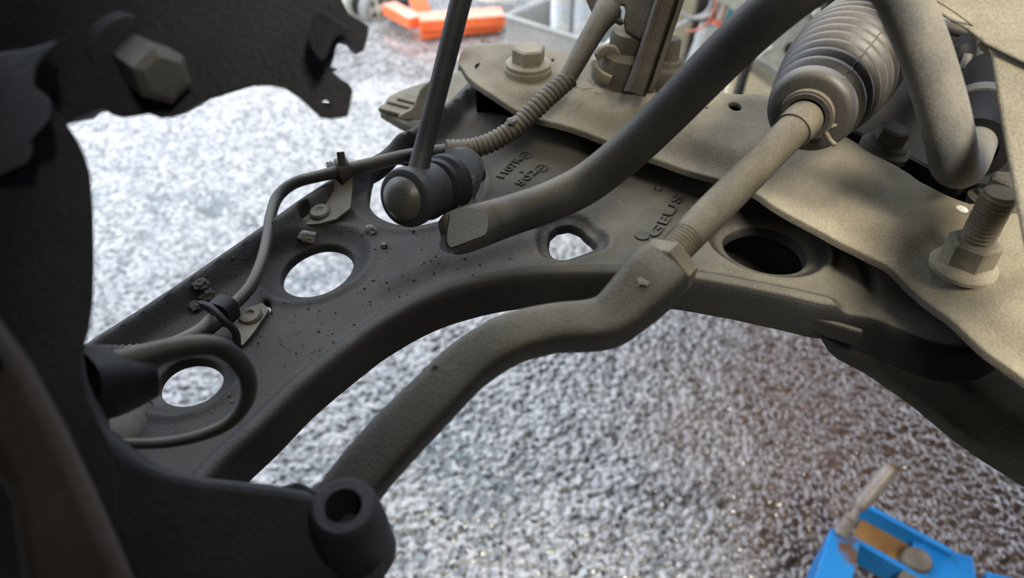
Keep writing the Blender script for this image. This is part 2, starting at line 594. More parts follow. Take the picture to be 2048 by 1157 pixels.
# ================================================================== THE SETTING
def vnoise(X, Y, cell, seed):
    r = np.random.default_rng(seed).random((400, 400))
    gx, gy = X / cell + 150.3, Y / cell + 150.7
    ix, iy = np.floor(gx).astype(int), np.floor(gy).astype(int)
    fx, fy = gx - ix, gy - iy
    fx, fy = fx * fx * (3 - 2 * fx), fy * fy * (3 - 2 * fy)
    ix %= 399; iy %= 399
    return (r[ix, iy] * (1 - fx) + r[ix + 1, iy] * fx) * (1 - fy) + (r[ix, iy + 1] * (1 - fx) + r[ix + 1, iy + 1] * fx) * fy


def pebbles(X, Y, cell, seed, fill=0.62):
    g = np.random.default_rng(seed)
    jx, jy, rr = g.random((512, 512)), g.random((512, 512)), g.random((512, 512))
    ix, iy = np.floor(X / cell).astype(int), np.floor(Y / cell).astype(int)
    best = np.zeros_like(X)
    for a in (-1, 0, 1):
        for b in (-1, 0, 1):
            cx, cy = ix + a, iy + b
            k, l = cx % 512, cy % 512
            px, py = (cx + jx[k, l]) * cell, (cy + jy[k, l]) * cell
            R = cell * fill * (0.55 + 0.6 * rr[k, l])
            d2 = ((X - px) ** 2 + (Y - py) ** 2) / R ** 2
            best = np.maximum(best, np.sqrt(np.clip(1 - d2, 0, 1)) * (0.5 + 0.5 * rr[k, l]))
    return best


def floor_height(X, Y):
    peb = pebbles(X, Y, 0.0135, 3) * 0.0075 + pebbles(X, Y, 0.006, 5) * 0.002
    low = (vnoise(X, Y, 0.16, 11) - 0.5) * 0.009 + (vnoise(X, Y, 0.05, 12) - 0.5) * 0.005 + (vnoise(X, Y, 0.4, 13) - 0.5) * 0.008
    far = sm((Y - 1.25) / 0.5) * sm((0.1 - X) / 0.4)        # smoother worn tarmac towards the open side
    groove = np.exp(-((vnoise(X, Y, 0.22, 21) - 0.5) / 0.012) ** 2) * 0.003
    return peb * (1 - 0.45 * far) + low * (1 + 0.4 * far) - groove - 0.0085


def floor_mat(stones=False):
    m = bpy.data.materials.new('wet_pebbled_tarmac')
    m.use_nodes = True
    n, l = m.node_tree.nodes, m.node_tree.links
    b = n['Principled BSDF']
    g = n.new('ShaderNodeNewGeometry')
    def nz(s, d=5):
        t = n.new('ShaderNodeTexNoise')
        t.inputs['Scale'].default_value = s
        t.inputs['Detail'].default_value = d
        l.new(g.outputs['Position'], t.inputs['Vector'])
        return t.outputs['Fac']
    rp = n.new('ShaderNodeValToRGB')
    rp.color_ramp.elements[0].position, rp.color_ramp.elements[1].position = 0.26, 0.74
    rp.color_ramp.elements[0].color = (0.030, 0.028, 0.026, 1)
    rp.color_ramp.elements[1].color = (0.34, 0.33, 0.31, 1)
    vo = n.new('ShaderNodeTexVoronoi')
    vo.inputs['Scale'].default_value = 95
    l.new(g.outputs['Position'], vo.inputs['Vector'])
    sv = n.new('ShaderNodeSeparateColor')
    l.new(vo.outputs['Color'], sv.inputs[0])
    av = n.new('ShaderNodeMath'); av.operation = 'MULTIPLY_ADD'; av.inputs[1].default_value = 0.55
    hb_ = n.new('ShaderNodeMath'); hb_.operation = 'MULTIPLY'; hb_.inputs[1].default_value = 0.45
    l.new(nz(14, 4), hb_.inputs[0])
    l.new(sv.outputs[0], av.inputs[0]); l.new(hb_.outputs[0], av.inputs[2])
    l.new(av.outputs[0], rp.inputs['Fac'])
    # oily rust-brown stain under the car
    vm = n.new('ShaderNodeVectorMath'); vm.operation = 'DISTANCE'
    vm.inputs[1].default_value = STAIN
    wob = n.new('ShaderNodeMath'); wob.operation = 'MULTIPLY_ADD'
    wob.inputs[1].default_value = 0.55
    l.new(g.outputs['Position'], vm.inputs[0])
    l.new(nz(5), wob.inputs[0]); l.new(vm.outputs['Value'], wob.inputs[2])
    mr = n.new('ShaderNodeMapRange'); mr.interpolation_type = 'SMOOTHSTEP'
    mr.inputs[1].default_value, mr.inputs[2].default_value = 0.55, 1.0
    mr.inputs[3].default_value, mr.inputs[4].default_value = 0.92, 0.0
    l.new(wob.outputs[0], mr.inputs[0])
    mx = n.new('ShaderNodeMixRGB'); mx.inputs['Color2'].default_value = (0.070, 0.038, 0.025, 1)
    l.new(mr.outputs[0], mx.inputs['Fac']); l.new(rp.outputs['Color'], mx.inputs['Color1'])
    l.new(mx.outputs['Color'], b.inputs['Base Color'])
    rr = n.new('ShaderNodeMapRange')
    rr.inputs[1].default_value, rr.inputs[2].default_value = 0.35, 0.65
    rr.inputs[3].default_value, rr.inputs[4].default_value = 0.14, 0.42
    l.new(nz(9), rr.inputs[0])
    l.new(rr.outputs[0], b.inputs['Roughness'])
    b.inputs['Specular IOR Level'].default_value = 0.5
    b.inputs['Coat Weight'].default_value = 0.8
    b.inputs['Coat Roughness'].default_value = 0.05
    b.inputs['Coat IOR'].default_value = 1.45
    bp = n.new('ShaderNodeBump')
    bp.inputs['Strength'].default_value = 0.5
    bp.inputs['Distance'].default_value = 0.002
    if stones:        # past the built stretch the pebbles are only relief in the material
        v2 = n.new('ShaderNodeTexVoronoi')
        v2.inputs['Scale'].default_value = 75
        l.new(g.outputs['Position'], v2.inputs['Vector'])
        l.new(v2.outputs['Distance'], bp.inputs['Height'])
        bp.invert = True
        bp.inputs['Strength'].default_value = 1.0
        bp.inputs['Distance'].default_value = 0.006
    else:
        l.new(nz(160, 4), bp.inputs['Height'])
    l.new(bp.outputs['Normal'], b.inputs['Normal'])
    return m


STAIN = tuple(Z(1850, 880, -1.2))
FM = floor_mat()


def grid_obj(name, xs, ys, hf, mat, cut=None):
    X, Y = np.meshgrid(xs, ys)
    H = hf(X, Y)
    nx, ny = len(xs), len(ys)
    co = np.column_stack([X.ravel(), Y.ravel(), H.ravel()])
    i = np.arange((ny - 1) * nx).reshape(ny - 1, nx)[:, :-1].ravel()
    q = np.column_stack([i, i + 1, i + 1 + nx, i + nx])
    me = bpy.data.meshes.new(name)
    me.vertices.add(len(co)); me.vertices.foreach_set('co', co.ravel())
    me.loops.add(q.size); me.loops.foreach_set('vertex_index', q.ravel())
    me.polygons.add(len(q))
    me.polygons.foreach_set('loop_start', np.arange(len(q)) * 4)
    me.polygons.foreach_set('loop_total', np.full(len(q), 4))
    me.polygons.foreach_set('use_smooth', np.ones(len(q), bool))
    me.update(calc_edges=True)
    me.materials.append(mat)
    o = bpy.data.objects.new(name, me)
    COL.objects.link(o)
    return o


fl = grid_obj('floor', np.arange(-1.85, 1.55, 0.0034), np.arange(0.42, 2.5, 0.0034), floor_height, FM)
fl['kind'] = 'structure'
# the yard beyond the finely built stretch, with a hole where that stretch lies
def ring(x0, x1, y0, y1, X0, X1, Y0, Y1, z):
    V = [(X0, Y0, z), (X1, Y0, z), (X1, Y1, z), (X0, Y1, z), (x0, y0, z), (x1, y0, z), (x1, y1, z), (x0, y1, z)]
    return V, [(0, 1, 5, 4), (1, 2, 6, 5), (2, 3, 7, 6), (3, 0, 4, 7)]
yard = mk('floor_yard', ring(-1.84, 1.54, 0.43, 2.49, -14, 14, -14, 14, -0.005), floor_mat(True))
yard['kind'] = 'structure'
# standing rain water in the low spots, on the open side
wm = bpy.data.materials.new('rain_water')
wm.use_nodes = True
wnn, wll = wm.node_tree.nodes, wm.node_tree.links
wnn.remove(wnn['Principled BSDF'])
fr = wnn.new('ShaderNodeFresnel'); fr.inputs['IOR'].default_value = 1.33
gl = wnn.new('ShaderNodeBsdfGlossy'); gl.inputs['Roughness'].default_value = 0.03
tr = wnn.new('ShaderNodeBsdfTransparent'); tr.inputs['Color'].default_value = (0.85, 0.9, 0.92, 1)
mixs = wnn.new('ShaderNodeMixShader')
wll.new(fr.outputs[0], mixs.inputs[0]); wll.new(tr.outputs[0], mixs.inputs[1]); wll.new(gl.outputs[0], mixs.inputs[2])
wll.new(mixs.outputs[0], wnn['Material Output'].inputs['Surface'])
wat = grid_obj('rain_water', np.linspace(-1.84, 0.1, 40), np.linspace(0.43, 1.9, 40),
               lambda X, Y: -0.0078 - 0.0035 * sm((X + 0.25) / 0.3) - 0.004 * sm((Y - 1.5) / 0.6), wm)
tag(wat, 'shallow rain water standing in the low spots of the tarmac', 'water', kind='stuff')

# the workshop bay the car stands in: roof and walls behind and beside it, open towards the yard ahead
M['shed'] = material('dark_workshop_cladding', (0.12, 0.12, 0.122), (0.16, 0.16, 0.162), 0.8, 0, 3, 0, 50)
for nm, c_, hx_, hy_, hz_ in (('ceiling', (0.6, -2.1, 3.2), 3.8, 3.0, 0.05), ('wall_front', (0, 7.2, 1.0), 9, 0.1, 1.0), ('wall_back', (0.6, -5.05, 1.6), 3.8, 0.05, 1.65),
                              ('wall_left', (-1.75, -2.1, 1.6), 0.05, 2.9, 1.65), ('wall_right', (4.35, -1.9, 1.6), 0.05, 3.2, 1.65)):
    w_ = mk(nm, box(c_, (hx_, 0, 0), (0, hy_, 0), (0, 0, hz_)), M['shed'])
    w_['kind'] = 'structure'

# ------------------------------------------------------------------ the car body above (rail in view, wheel arch and added light-blocking panels out of frame)
body = thing('car_body', 'dusty tan body rail in the upper right corner of the picture', 'car body', D(2000, 60, 0.36))
rail_out = [(1812, -70), (1842, 3), (1884, 30), (1905, 44), (1938, 62), (1972, 90), (2048, 128), (2380, 258), (2380, -300), (1790, -300)]
mk('rail_flange', slab(rail_out, lambda x, y: 0.345 - 0.00010 * (x - 1900) + 0.0001 * (60 - y), FWD * 0.006 + UP * 0.004), M['body'], body, bevel=0.0015)
rail2 = [(1974, 93), (1983, 113), (1991, 170), (2003, 250), (2017, 330), (2034, 420), (2060, 560), (2380, 720), (2380, 262), (2052, 128)]
mk('rail_wall', slab(rail2, lambda x, y: 0.336 - 0.00010 * (x - 1980) - 0.00012 * (y - 110), rays(1990, 250) * 0.006), M['body'], body, bevel=0.002)
seam = [D(x, y, d) for x, y, d in ((1872, 0, .342), (1910, 24, .342), (1950, 54, .341), (1985, 80, .340), (2020, 98, .338), (2060, 122, .336), (2120, 150, .332))]
mk('flange_seam', sweep(seam, 0.0005, n=8), M['body'], body)
lip = [D(x, y, d) for x, y, d in ((1958, 83, .3485), (1985, 99, .3475), (2012, 108, .3475), (2055, 131, .345))]
mk('folded_lip', sweep(lip, [0.0018, 0.0032, 0.0026, 0.002], n=10), M['body'], body)
# unseen wheel arch liner and underside above the camera, shaped to hold back light
V, Fc = [], []
N = 26
for k in range(N + 1):
    a = math.radians(50 + (262 - 50) * k / N)
    for x in (-0.30, 0.10):
        V.append((x, 0.12 + 0.42 * math.cos(a), 1.12 + 0.40 * math.sin(a)))
Fc = [(2 * k, 2 * k + 1, 2 * k + 3, 2 * k + 2) for k in range(N)]
mk('wheel_arch_liner', (V, Fc), M['liner'], body)
mk('side_light_block', box((0.165, -0.02, 1.385), (0.01, 0, 0), (0, 0.38, 0), (0, 0, 0.15)), M['liner'], body)  # unseen panel added to keep the lamp off the knuckle and left side
mk('floor_pan', box((1.45, 0.85, 1.36), (0.85, 0, 0), (0, 2.15, 0), (0, 0, 0.05)), M['liner'], body)  # car underside, sized to darken the floor on the right
mk('floor_shade_panel', box((0.47, 1.35, 1.33), (0.19, 0, 0), (0, 0.5, 0), (0, 0, 0.02)), M['liner'], body)  # unseen panel added to shade the floor on the right
mk('sill', box((-0.05, -1.35, 1.2), (0.25, 0, 0), (0, 0.9, 0), (0, 0, 0.3)), M['liner'], body)

# ================================================================== CONTROL ARM
def arm_base(x, y):
    x = np.asarray(x, float)
    return -0.262 - 0.16 * 0.04 * np.log1p(np.exp(-(x + 0.02) / 0.04)) + 0 * np.asarray(y)


def on_base(pts, off=0.0):
    a = np.asarray(pts, float)
    return S(a[:, 0], a[:, 1], arm_base, off)[:, :2]


ARM_TOP = [(60, 775), (170, 692), (285, 618), (400, 541), (510, 465), (620, 388), (720, 325), (780, 290), (830, 262), (880, 226), (920, 186), (955, 150)]
ARM_BACK = [(1000, 130), (1080, 142), (1130, 190), (1180, 238), (1250, 284), (1330, 317), (1430, 345), (1540, 378), (1640, 425), (1750, 450), (1850, 472),
            (1950, 515), (2015, 585), (2030, 645)]
ARM_END = [(1990, 678), (1950, 688), (1905, 687), (1860, 676), (1800, 652), (1745, 632)]
ARM_LOW = [(1650, 602), (1550, 580), (1450, 560), (1350, 545), (1270, 541), (1150, 540), (1050, 545), (950, 562), (850, 594), (760, 642), (690, 692),
           (600, 764), (520, 842), (450, 905), (410, 948), (370, 1000), (330, 1050)]
ARM_BALL = [(220, 1060), (100, 990), (50, 880)]
xy_top = on_base(ARM_TOP, 0.012)
xy_back = on_base(ARM_BACK)
xy_end = on_base(ARM_END)
xy_low = on_base(ARM_LOW, 0.005)
xy_ball = on_base(ARM_BALL)
arm_outline = resample(catmull(np.vstack([xy_top, xy_back, xy_end, xy_low, xy_ball]), 6, True), 0.0026)


def circ(c, r, n=44, sx=1.0, ang=0.0):
    t = np.linspace(0, 2 * np.pi, n, endpoint=False)
    x, y = r * sx * np.cos(t), r * np.sin(t)
    return np.column_stack([c[0] + x * math.cos(ang) - y * math.sin(ang), c[1] + x * math.sin(ang) + y * math.cos(ang)])


def pxloop(cx, cy, ax, ay, tilt, n=44, off=0.0, f=None):
    t = np.linspace(0, 2 * np.pi, n, endpoint=False)
    a = math.radians(tilt)
    x = cx + ax * np.cos(t) * math.cos(a) + ay * np.sin(t) * math.sin(a)
    y = cy - ax * np.cos(t) * math.sin(a) + ay * np.sin(t) * math.cos(a)
    return S(x, y, f or arm_base, off)[:, :2]


h1 = pxloop(634, 538, 80, 49, 22, off=-0.005)
h2 = pxloop(380, 763, 72, 48, 18, off=-0.005)
h3 = pxloop(1530, 502, 88, 41, -15, off=-0.005)
h4 = pxloop(838, 386, 106, 62, 8, off=-0.003)
h5 = resample(on_base([(1093, 482), (1096, 464), (1112, 450), (1138, 445), (1165, 451), (1186, 466), (1198, 486), (1196, 495), (1165, 506), (1132, 517), (1112, 513), (1098, 500)], -0.002), 0.002)
s1 = pxloop(612, 441, 17, 10, 30, n=20)
s2 = pxloop(533, 612, 13, 14, 0, n=20)
b_near = pxloop(1868, 556, 80, 50, -25, n=40)
b_far = pxloop(1030, 190, 84, 44, -14, n=40)
lc = {k: v.mean(0) for k, v in dict(h1=h1, h2=h2, h3=h3, h4=h4, h5=h5).items()}
rib_a = on_base([(640, 700), (760, 590), (870, 530), (960, 500)])
emb = on_base([(1700, 505), (1732, 520), (1745, 560), (1748, 600), (1735, 612)])
valley = on_base([(1235, 420), (1150, 480), (1000, 520), (880, 545), (800, 585)])
swell = on_base([(1180, 385), (1260, 420), (1330, 400), (1450, 420), (1600, 470), (1700, 500)])
bulge = on_base([(800, 300), (880, 260), (960, 235), (1060, 260), (1160, 300)])


def arm_h(x, y):
    x, y = np.asarray(x, float), np.asarray(y, float)
    z = arm_base(x, y)
    d = segdist(x, y, xy_top)
    z = z + 0.015 * sm(1 - d / 0.017) - 0.003 * sm(1 - d / 0.004)
    d = segdist(x, y, xy_low)
    z = z + 0.0062 * sm(1 - d / 0.013) - 0.0016 * sm(1 - d / 0.004)
    for lp, dep, w in ((h1, 0.0062, 0.012), (h2, 0.0055, 0.011), (h3, 0.006, 0.012), (h4, 0.004, 0.011), (h5, 0.003, 0.008)):
        d = segdist(x, y, lp, True)
        ins = inside(lp, x.ravel(), y.ravel()).reshape(x.shape)
        d = np.where(ins, 0, d)
        z = z - dep * sm(1 - d / w) + 0.0016 * sm(1 - np.abs(d - w) / 0.004)
    d = segdist(x, y, valley)
    z = z - 0.0032 * sm(1 - d / 0.016)
    d = segdist(x, y, swell)
    z = z + 0.0022 * sm(1 - d / 0.014)
    d = segdist(x, y, bulge)
    z = z + 0.0035 * sm(1 - d / 0.02)
    d = segdist(x, y, emb)
    z = z - 0.0018 * sm(1 - d / 0.006)
    return z + 0.00035 * (vnoise(x, y, 0.012, 40) - 0.5)


def A(px, py, off=0.0):
    return S(px, py, arm_h, off)


arm = thing('control_arm', 'dusty black pressed steel suspension arm with oval holes across the middle', 'suspension arm', Z(900, 560, -0.29))
skirt = ((0, 0), (0.0012, 0.0003), (0.0026, 0.0014), (0.0036, 0.0034), (0.0042, 0.0065), (0.0046, 0.012), (0.005, 0.0225))
hsk = ((0, 0), (0.0008, 0.0006), (0.0014, 0.002), (0.0016, 0.006))
holes = [h1, h2, h3, h4, h5, s1, s2, b_near, b_far]
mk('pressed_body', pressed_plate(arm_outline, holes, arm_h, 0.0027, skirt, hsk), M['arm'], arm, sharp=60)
# rubber mounts in the two inboard eyes
for c, rr, px in ((b_near.mean(0), 0.0195, 'near'), (b_far.mean(0), 0.0255, 'far')):
    zz = CAM[2] - 0.262
    bush = mk('bush_rubber', lathe([(0.009, -0.012), (rr * 0.72, -0.012), (rr * 0.80, -0.004), (rr * 0.86, 0.001), (rr * 0.8, 0.0045), (rr * 0.55, 0.006), (0.009, 0.006)],
                                   (c[0], c[1], zz), (0, 0, 1), 40), M['rubber'], arm)
    mk('bush_sleeve', lathe([(0.006, -0.015), (0.0125, -0.015), (0.0125, 0.030), (0.006, 0.030)], (c[0], c[1], zz), (0, 0, 1), 28), M['bolt'], bush)
    mk('bush_ring', lathe([(rr * 0.90, -0.016), (rr * 1.0, -0.016), (rr * 1.0, 0.0022), (rr * 0.97, 0.003), (rr * 0.92, 0.003), (rr * 0.90, 0.002), (rr * 0.90, -0.016)],
                          (c[0], c[1], zz), (0, 0, 1), 44), M['lower'], arm)
# pressed step on the wall near the inboard end
sa, sb = on_base([(1640, 600), (1738, 629)], 0.004)
sdir = unit(np.r_[sb - sa, 0]); snrm = np.array([sdir[1], -sdir[0], 0])
snrm = snrm if snrm[1] < 0 else -snrm
smid = np.r_[(sa + sb) / 2, CAM[2] - 0.262 - 0.010] + snrm * 0.0038
mk('pressed_step', box(smid, sdir * 0.013, snrm * 0.0022, np.array([0, 0, 0.0055])), M['arm'], arm, bevel=0.0018)


def stamp(s, p0, p1, hgt, mat, off=0.0005, squeeze=True):
    "raised lettering pressed into the arm, running from pixel p0 to pixel p1"
    V, Fc = text_geo(s, 1.0, 0.08)
    V[:, 0] -= V[:, 0].min()
    w = V[:, 0].max()
    a, b = A([p0[0]], [p0[1]])[0], A([p1[0]], [p1[1]])[0]
    L = np.linalg.norm((b - a)[:2])
    ex = unit((b - a) * [1, 1, 0])
    ey = np.array([-ex[1], ex[0], 0])
    Q = a[None, :2] + np.outer(V[:, 0] / w * L, ex[:2]) + np.outer(V[:, 1] * hgt, ey[:2])
    z = arm_h(Q[:, 0], Q[:, 1]) + CAM[2] + off + V[:, 2] * 0.009
    return np.column_stack([Q, z]), Fc


lt = mk('lettering', stamp('GEUS', (1314, 478), (1368, 396), 0.0088, M['arm']), M['arm'], arm)
lt['label'] = 'raised letters GEUS on the arm'
lt = mk('lettering', stamp('1107R', (1007, 358), (1046, 320), 0.0085, M['arm']), M['arm'], arm)
lt['label'] = 'raised number 1107R on the arm'
lt = mk('lettering', stamp('502', (1043, 374), (1077, 345), 0.0085, M['arm']), M['arm'], arm)
lt['label'] = 'raised number 502 on the arm'


def flat_ring(px, py, r, w, dash=True):
    c = A([px], [py])[0]
    n = 20
    pts = [c + np.array([r * math.cos(2 * math.pi * k / n), r * math.sin(2 * math.pi * k / n), 0]) for k in range(n)]
    for p in pts:
        p[2] = arm_h(p[0:1], p[1:2])[0] + CAM[2] + 0.0003
    g = sweep(pts, w, n=8, smooth=1, closed=True)
    if dash:
        e = np.array([0.6, 0.75, 0]) * r * 0.55
        g = join(g, sweep([c - e + [0, 0, .0003], c + e + [0, 0, .0003]], w, n=8, smooth=1))
    return g


mk('stamp_mark', flat_ring(1051, 312, 0.0042, 0.0006), M['arm'], arm)
mk('stamp_mark', flat_ring(1083, 338, 0.0042, 0.0006), M['arm'], arm)
c = A([1284], [473])[0]
mk('stamp_mark', lathe([(0.0001, -0.001), (0.0048, -0.001), (0.0045, 0.0010), (0.0032, 0.0014), (0.0001, 0.0009)], c, (0, 0, 1), 20), M['arm'], arm)
c = A([1043], [345])[0]
mk('stamp_mark', lathe([(0.0001, -0.001), (0.0016, -0.001), (0.0014, 0.001), (0.0001, 0.0012)], c, (0, 0, 1), 10), M['arm'], arm)
for px, py in ((1316, 380), (1385, 354)):
    c = A([px], [py])[0]
    mk('weld_pip', clod(c + [0, 0, 0.0004], 0.0026, px * 0.01, 0.6, 2), M['arm'], arm)
# ball joint under the knuckle, at the outer end
bj = thing('ball_joint', 'dark ball joint cup on the outer tip of the arm', 'ball joint', Z(215, 900, -0.305))
p = Z(215, 862, -0.292)
mk('cup', lathe([(0.0001, -0.03), (0.024, -0.03), (0.026, -0.004), (0.022, 0.004), (0.016, 0.009), (0.008, 0.012), (0.0001, 0.0125)], p, (0.1, 0, 1), 36), M['rubber'], bj)
mk('retaining_ring', lathe([(0.024, -0.004), (0.0295, -0.004), (0.0295, 0.001), (0.024, 0.002), (0.024, -0.004)], p, (0.1, 0, 1), 36), M['link'], bj)

# ================================================================== SUBFRAME
ZS = -0.222


def flatz(z):
    return lambda x, y: z + 0 * np.asarray(x)


SUB_UP = [(919, 104), (926, 92), (950, 85), (1010, 83), (1100, 94), (1190, 116), (1270, 142), (1350, 164), (1450, 182), (1550, 192), (1650, 245), (1730, 292), (1800, 332),
          (1850, 364), (1905, 390), (1950, 404), (2010, 380), (2100, 395), (2330, 480), (2750, 640)]
SUB_LOW = [(2800, 1120), (2330, 900), (2150, 790), (2048, 716), (1990, 676), (1950, 640), (1900, 594), (1850, 548), (1800, 512), (1745, 483), (1690, 458), (1640, 432), (1570, 395), (1500, 352), (1400, 321),
           (1300, 288), (1230, 262), (1150, 234), (1080, 216), (1020, 200), (975, 178), (940, 150), (924, 126)]
sup = S([a for a, _ in SUB_UP], [b for _, b in SUB_UP], flatz(ZS))[:, :2]
sl = np.asarray(SUB_LOW, float)
slow = S(sl[:, 0], sl[:, 1], flatz(ZS - 0.008))[:, :2]
slow_mid = slow[2:19]
sub_outline = resample(catmull(np.vstack([sup, slow]), 6, True), 0.003)
bolt_far = Z(1056, 135, ZS)
bolt_near = Z(1938, 512, ZS)
ridge = S(np.array([1000, 1100, 1200, 1330, 1450, 1560, 1680.]), np.array([110, 128, 152, 188, 212, 250, 300.]), flatz(ZS))[:, :2]


def sub_h(x, y):
    x, y = np.asarray(x, float), np.asarray(y, float)
    z = ZS + 0 * x
    d = segdist(x, y, slow)
    z = z - 0.0085 * sm(1 - d / 0.020)
    d = segdist(x, y, slow_mid)
    z = z - 0.007 * sm(1 - d / 0.045)
    d = segdist(x, y, sup)
    z = z - 0.002 * sm(1 - d / 0.006)
    for c, r, dep in ((bolt_far, 0.030, 0.0035), (bolt_near, 0.032, 0.0035)):
        d = np.hypot(x - c[0], y - c[1])
        z = z - dep * sm(1 - (d - 0.017) / (r - 0.017))
    return z + 0.0012 * (vnoise(x, y, 0.03, 60) - 0.5) + 0.0005 * (vnoise(x, y, 0.008, 61) - 0.5)


sub = thing('subframe', 'dusty tan pressed steel subframe running from centre top to the right edge', 'subframe', Z(1500, 280, ZS - 0.09))
sholes = [pxloop(1470, 214, 15, 8, -14, n=18, f=flatz(ZS)), pxloop(1413, 216, 4, 2.4, 0, n=10, f=flatz(ZS)), pxloop(1106, 117, 3.4, 2.2, 0, n=8, f=flatz(ZS)),
          pxloop(2002, 536, 4.5, 3, -20, n=8, f=flatz(ZS)), pxloop(1925, 418, 14, 6.5, -24, n=18, f=flatz(ZS))]
mk('upper_plate', pressed_plate(sub_outline, sholes, sub_h, 0.0036, ((0, 0), (0.0009, 0.0003), (0.0016, 0.0012), (0.0018, 0.0045)), ((0, 0), (0.0004, 0.0006), (0.0005, 0.003)), 0.0028),
   M['subframe'], sub, sharp=60)
LOWP = [(764, 219), (778, 194), (805, 181), (850, 166), (905, 150), (975, 122), (1100, 132), (1250, 230), (1400, 290), (1550, 325), (1700, 385), (1820, 445), (1920, 505), (2330, 640), (2750, 800), (2850, 1250), (2420, 1120), (2140, 965), (2048, 908),
        (2000, 880), (1930, 832), (1850, 768), (1760, 708), (1690, 672), (1640, 640), (1560, 612), (1440, 586), (1385, 562), (1370, 440), (1250, 335), (1000, 300), (850, 266), (800, 241)]
lowxy = S([a for a, _ in LOWP], [b for _, b in LOWP], flatz(-0.312))[:, :2]
lo_out = resample(lowxy, 0.006)


def low_h(x, y):
    d = segdist(x, y, lowxy[15:24])
    c = Z(2085, 735, -0.312)
    q = np.hypot(x - c[0], y - c[1])
    return -0.312 - 0.010 * sm(1 - d / 0.02) - 0.003 * sm(1 - np.abs(q - 0.016) / 0.003) + 0.0015 * (vnoise(x, y, 0.04, 70) - 0.5)


lh = [pxloop(2085, 737, 40, 26, -20, n=24, f=flatz(-0.312))]
mk('lower_plate', pressed_plate(lo_out, lh, low_h, 0.006, ((0, 0), (0.001, 0.0004), (0.002, 0.002), (0.0022, 0.008)), ((0, 0), (0.0006, 0.001), (0.0008, 0.004)), 0.0028),
   M['lower'], sub, sharp=60)
# flaked end of the lower plate
for (px, py, ax, k) in ((795, 222, 0.015, 1), (806, 207, 0.012, 2), (824, 200, 0.011, 3)):
    p = Z(px, py, -0.311 + 0.0025 * k)
    mk('rust_flake', box(p, (ax, -ax * 0.55, 0), (0.003, 0.006, 0), (0, 0, 0.002)), M['lower'], sub, bevel=0.001)
p = Z(838, 205, -0.300)
mk('flaked_web', slab([(795, 238), (808, 226), (826, 215), (838, 185), (850, 170), (878, 160), (868, 225), (840, 240)], lambda x, y: 0.655, FWD * 0.004 + UP * 0.003, rnd=2), M['subframe'], sub, bevel=0.001)
# dark wall joining the two plates behind the arm
wallpts = [(950, 130), (975, 122), (1060, 130), (1150, 150), (1350, 178), (1550, 215), (1700, 262), (1820, 318), (1920, 372), (2050, 380), (2250, 430)]
top = [Z(x, y, ZS - 0.004) for x, y in wallpts]
V = [tuple(q) for q in top] + [(q[0], q[1], CAM[2] - 0.312) for q in top] + [(q[0] + .002, q[1] + .004, q[2]) for q in top] + [(q[0] + .002, q[1] + .004, CAM[2] - 0.312) for q in top]
k = len(top)
Fc = []
for i in range(k - 1):
    Fc += [(i, i + 1, i + 1 + k, i + k), (i + 2 * k, i + 3 * k, i + 1 + 3 * k, i + 1 + 2 * k), (i, i + 2 * k, i + 1 + 2 * k, i + 1), (i + k, i + 1 + k, i + 1 + 3 * k, i + 3 * k)]
mk('box_wall', (V, Fc), M['black'], sub)

# bolts through the mounts
zf = sub_h(bolt_far[0:1], bolt_far[1:2])[0] + CAM[2]
bf = mk('flange_bolt', lathe([(0.0001, -0.002), (0.0172, -0.002), (0.0172, 0.0035), (0.0166, 0.004), (0.0166, 0.0068), (0.0158, 0.0075), (0.0001, 0.0085)], (bolt_far[0], bolt_far[1], zf), (0.03, 0, 1), 40), M['bolt'], sub)
mk('hex_head', hexhead(0.0120, 0.0115, (bolt_far[0], bolt_far[1], zf + 0.007), (0.03, 0, 1), math.radians(14)), M['bolt'], bf)
zn = sub_h(bolt_near[0:1], bolt_near[1:2])[0] + CAM[2]
bn = mk('flange_nut', lathe([(0.0001, -0.001), (0.0158, -0.001), (0.0160, 0.0012), (0.0150, 0.0026), (0.012, 0.0045), (0.0001, 0.005)], (bolt_near[0], bolt_near[1], zn), (0, 0, 1), 40), M['bolt'], sub)
mk('hex_head', hexhead(0.0122, 0.0150, (bolt_near[0], bolt_near[1], zn + 0.002), (0, 0, 1), math.radians(20)), M['bolt'], bn)
mk('bolt_shank', thread(0.0078, 0.0285, 0.0023, (bolt_near[0], bolt_near[1], zn + 0.0155), (0, 0, 1), 28, 0.0009), M['bolt'], bn)
for px, py, zr, r, lean in ((2001, 405, -0.225, 0.0105, (0.05, 0.1, 1)), (1770, 297, -0.225, 0.0095, (0.15, -0.1, 1))):
    p = Z(px, py, zr)
    b_ = mk('flange_bolt', lathe([(0.0001, -0.004), (r * 1.55, -0.004), (r * 1.6, 0.001), (r * 1.3, 0.003), (r * 1.25, 0.005), (r * 1.1, 0.006), (0.0001, 0.006)], p, lean, 30), M['brown'], sub)
    mk('hex_head', hexhead(r, 0.0095, p + np.array([0, 0, 0.0055]), lean, 0.4), M['brown'], b_)
p = Z(1925, 418, ZS - 0.0006)
pd = mk('pale_disc', lathe([(0.0001, -0.0005), (0.0037, -0.0005), (0.0034, 0.0004), (0.0001, 0.0006)], p, (0, 0, 1), 16), M['disc_white'], sub)  # pale disc set inside the small oval hole
pd['label'] = 'small pale disc in the plate'
for (px, py, r, k) in ((1150, 158, 0.010, 1), (1170, 168, 0.009, 2), (1195, 178, 0.007, 3)):
    p = Z(px, py, ZS - 0.002)
    mk('mud_patch', clod(p, r, k, 0.22, 3), M['subframe'], sub)
# mud-caked lips on the front tip

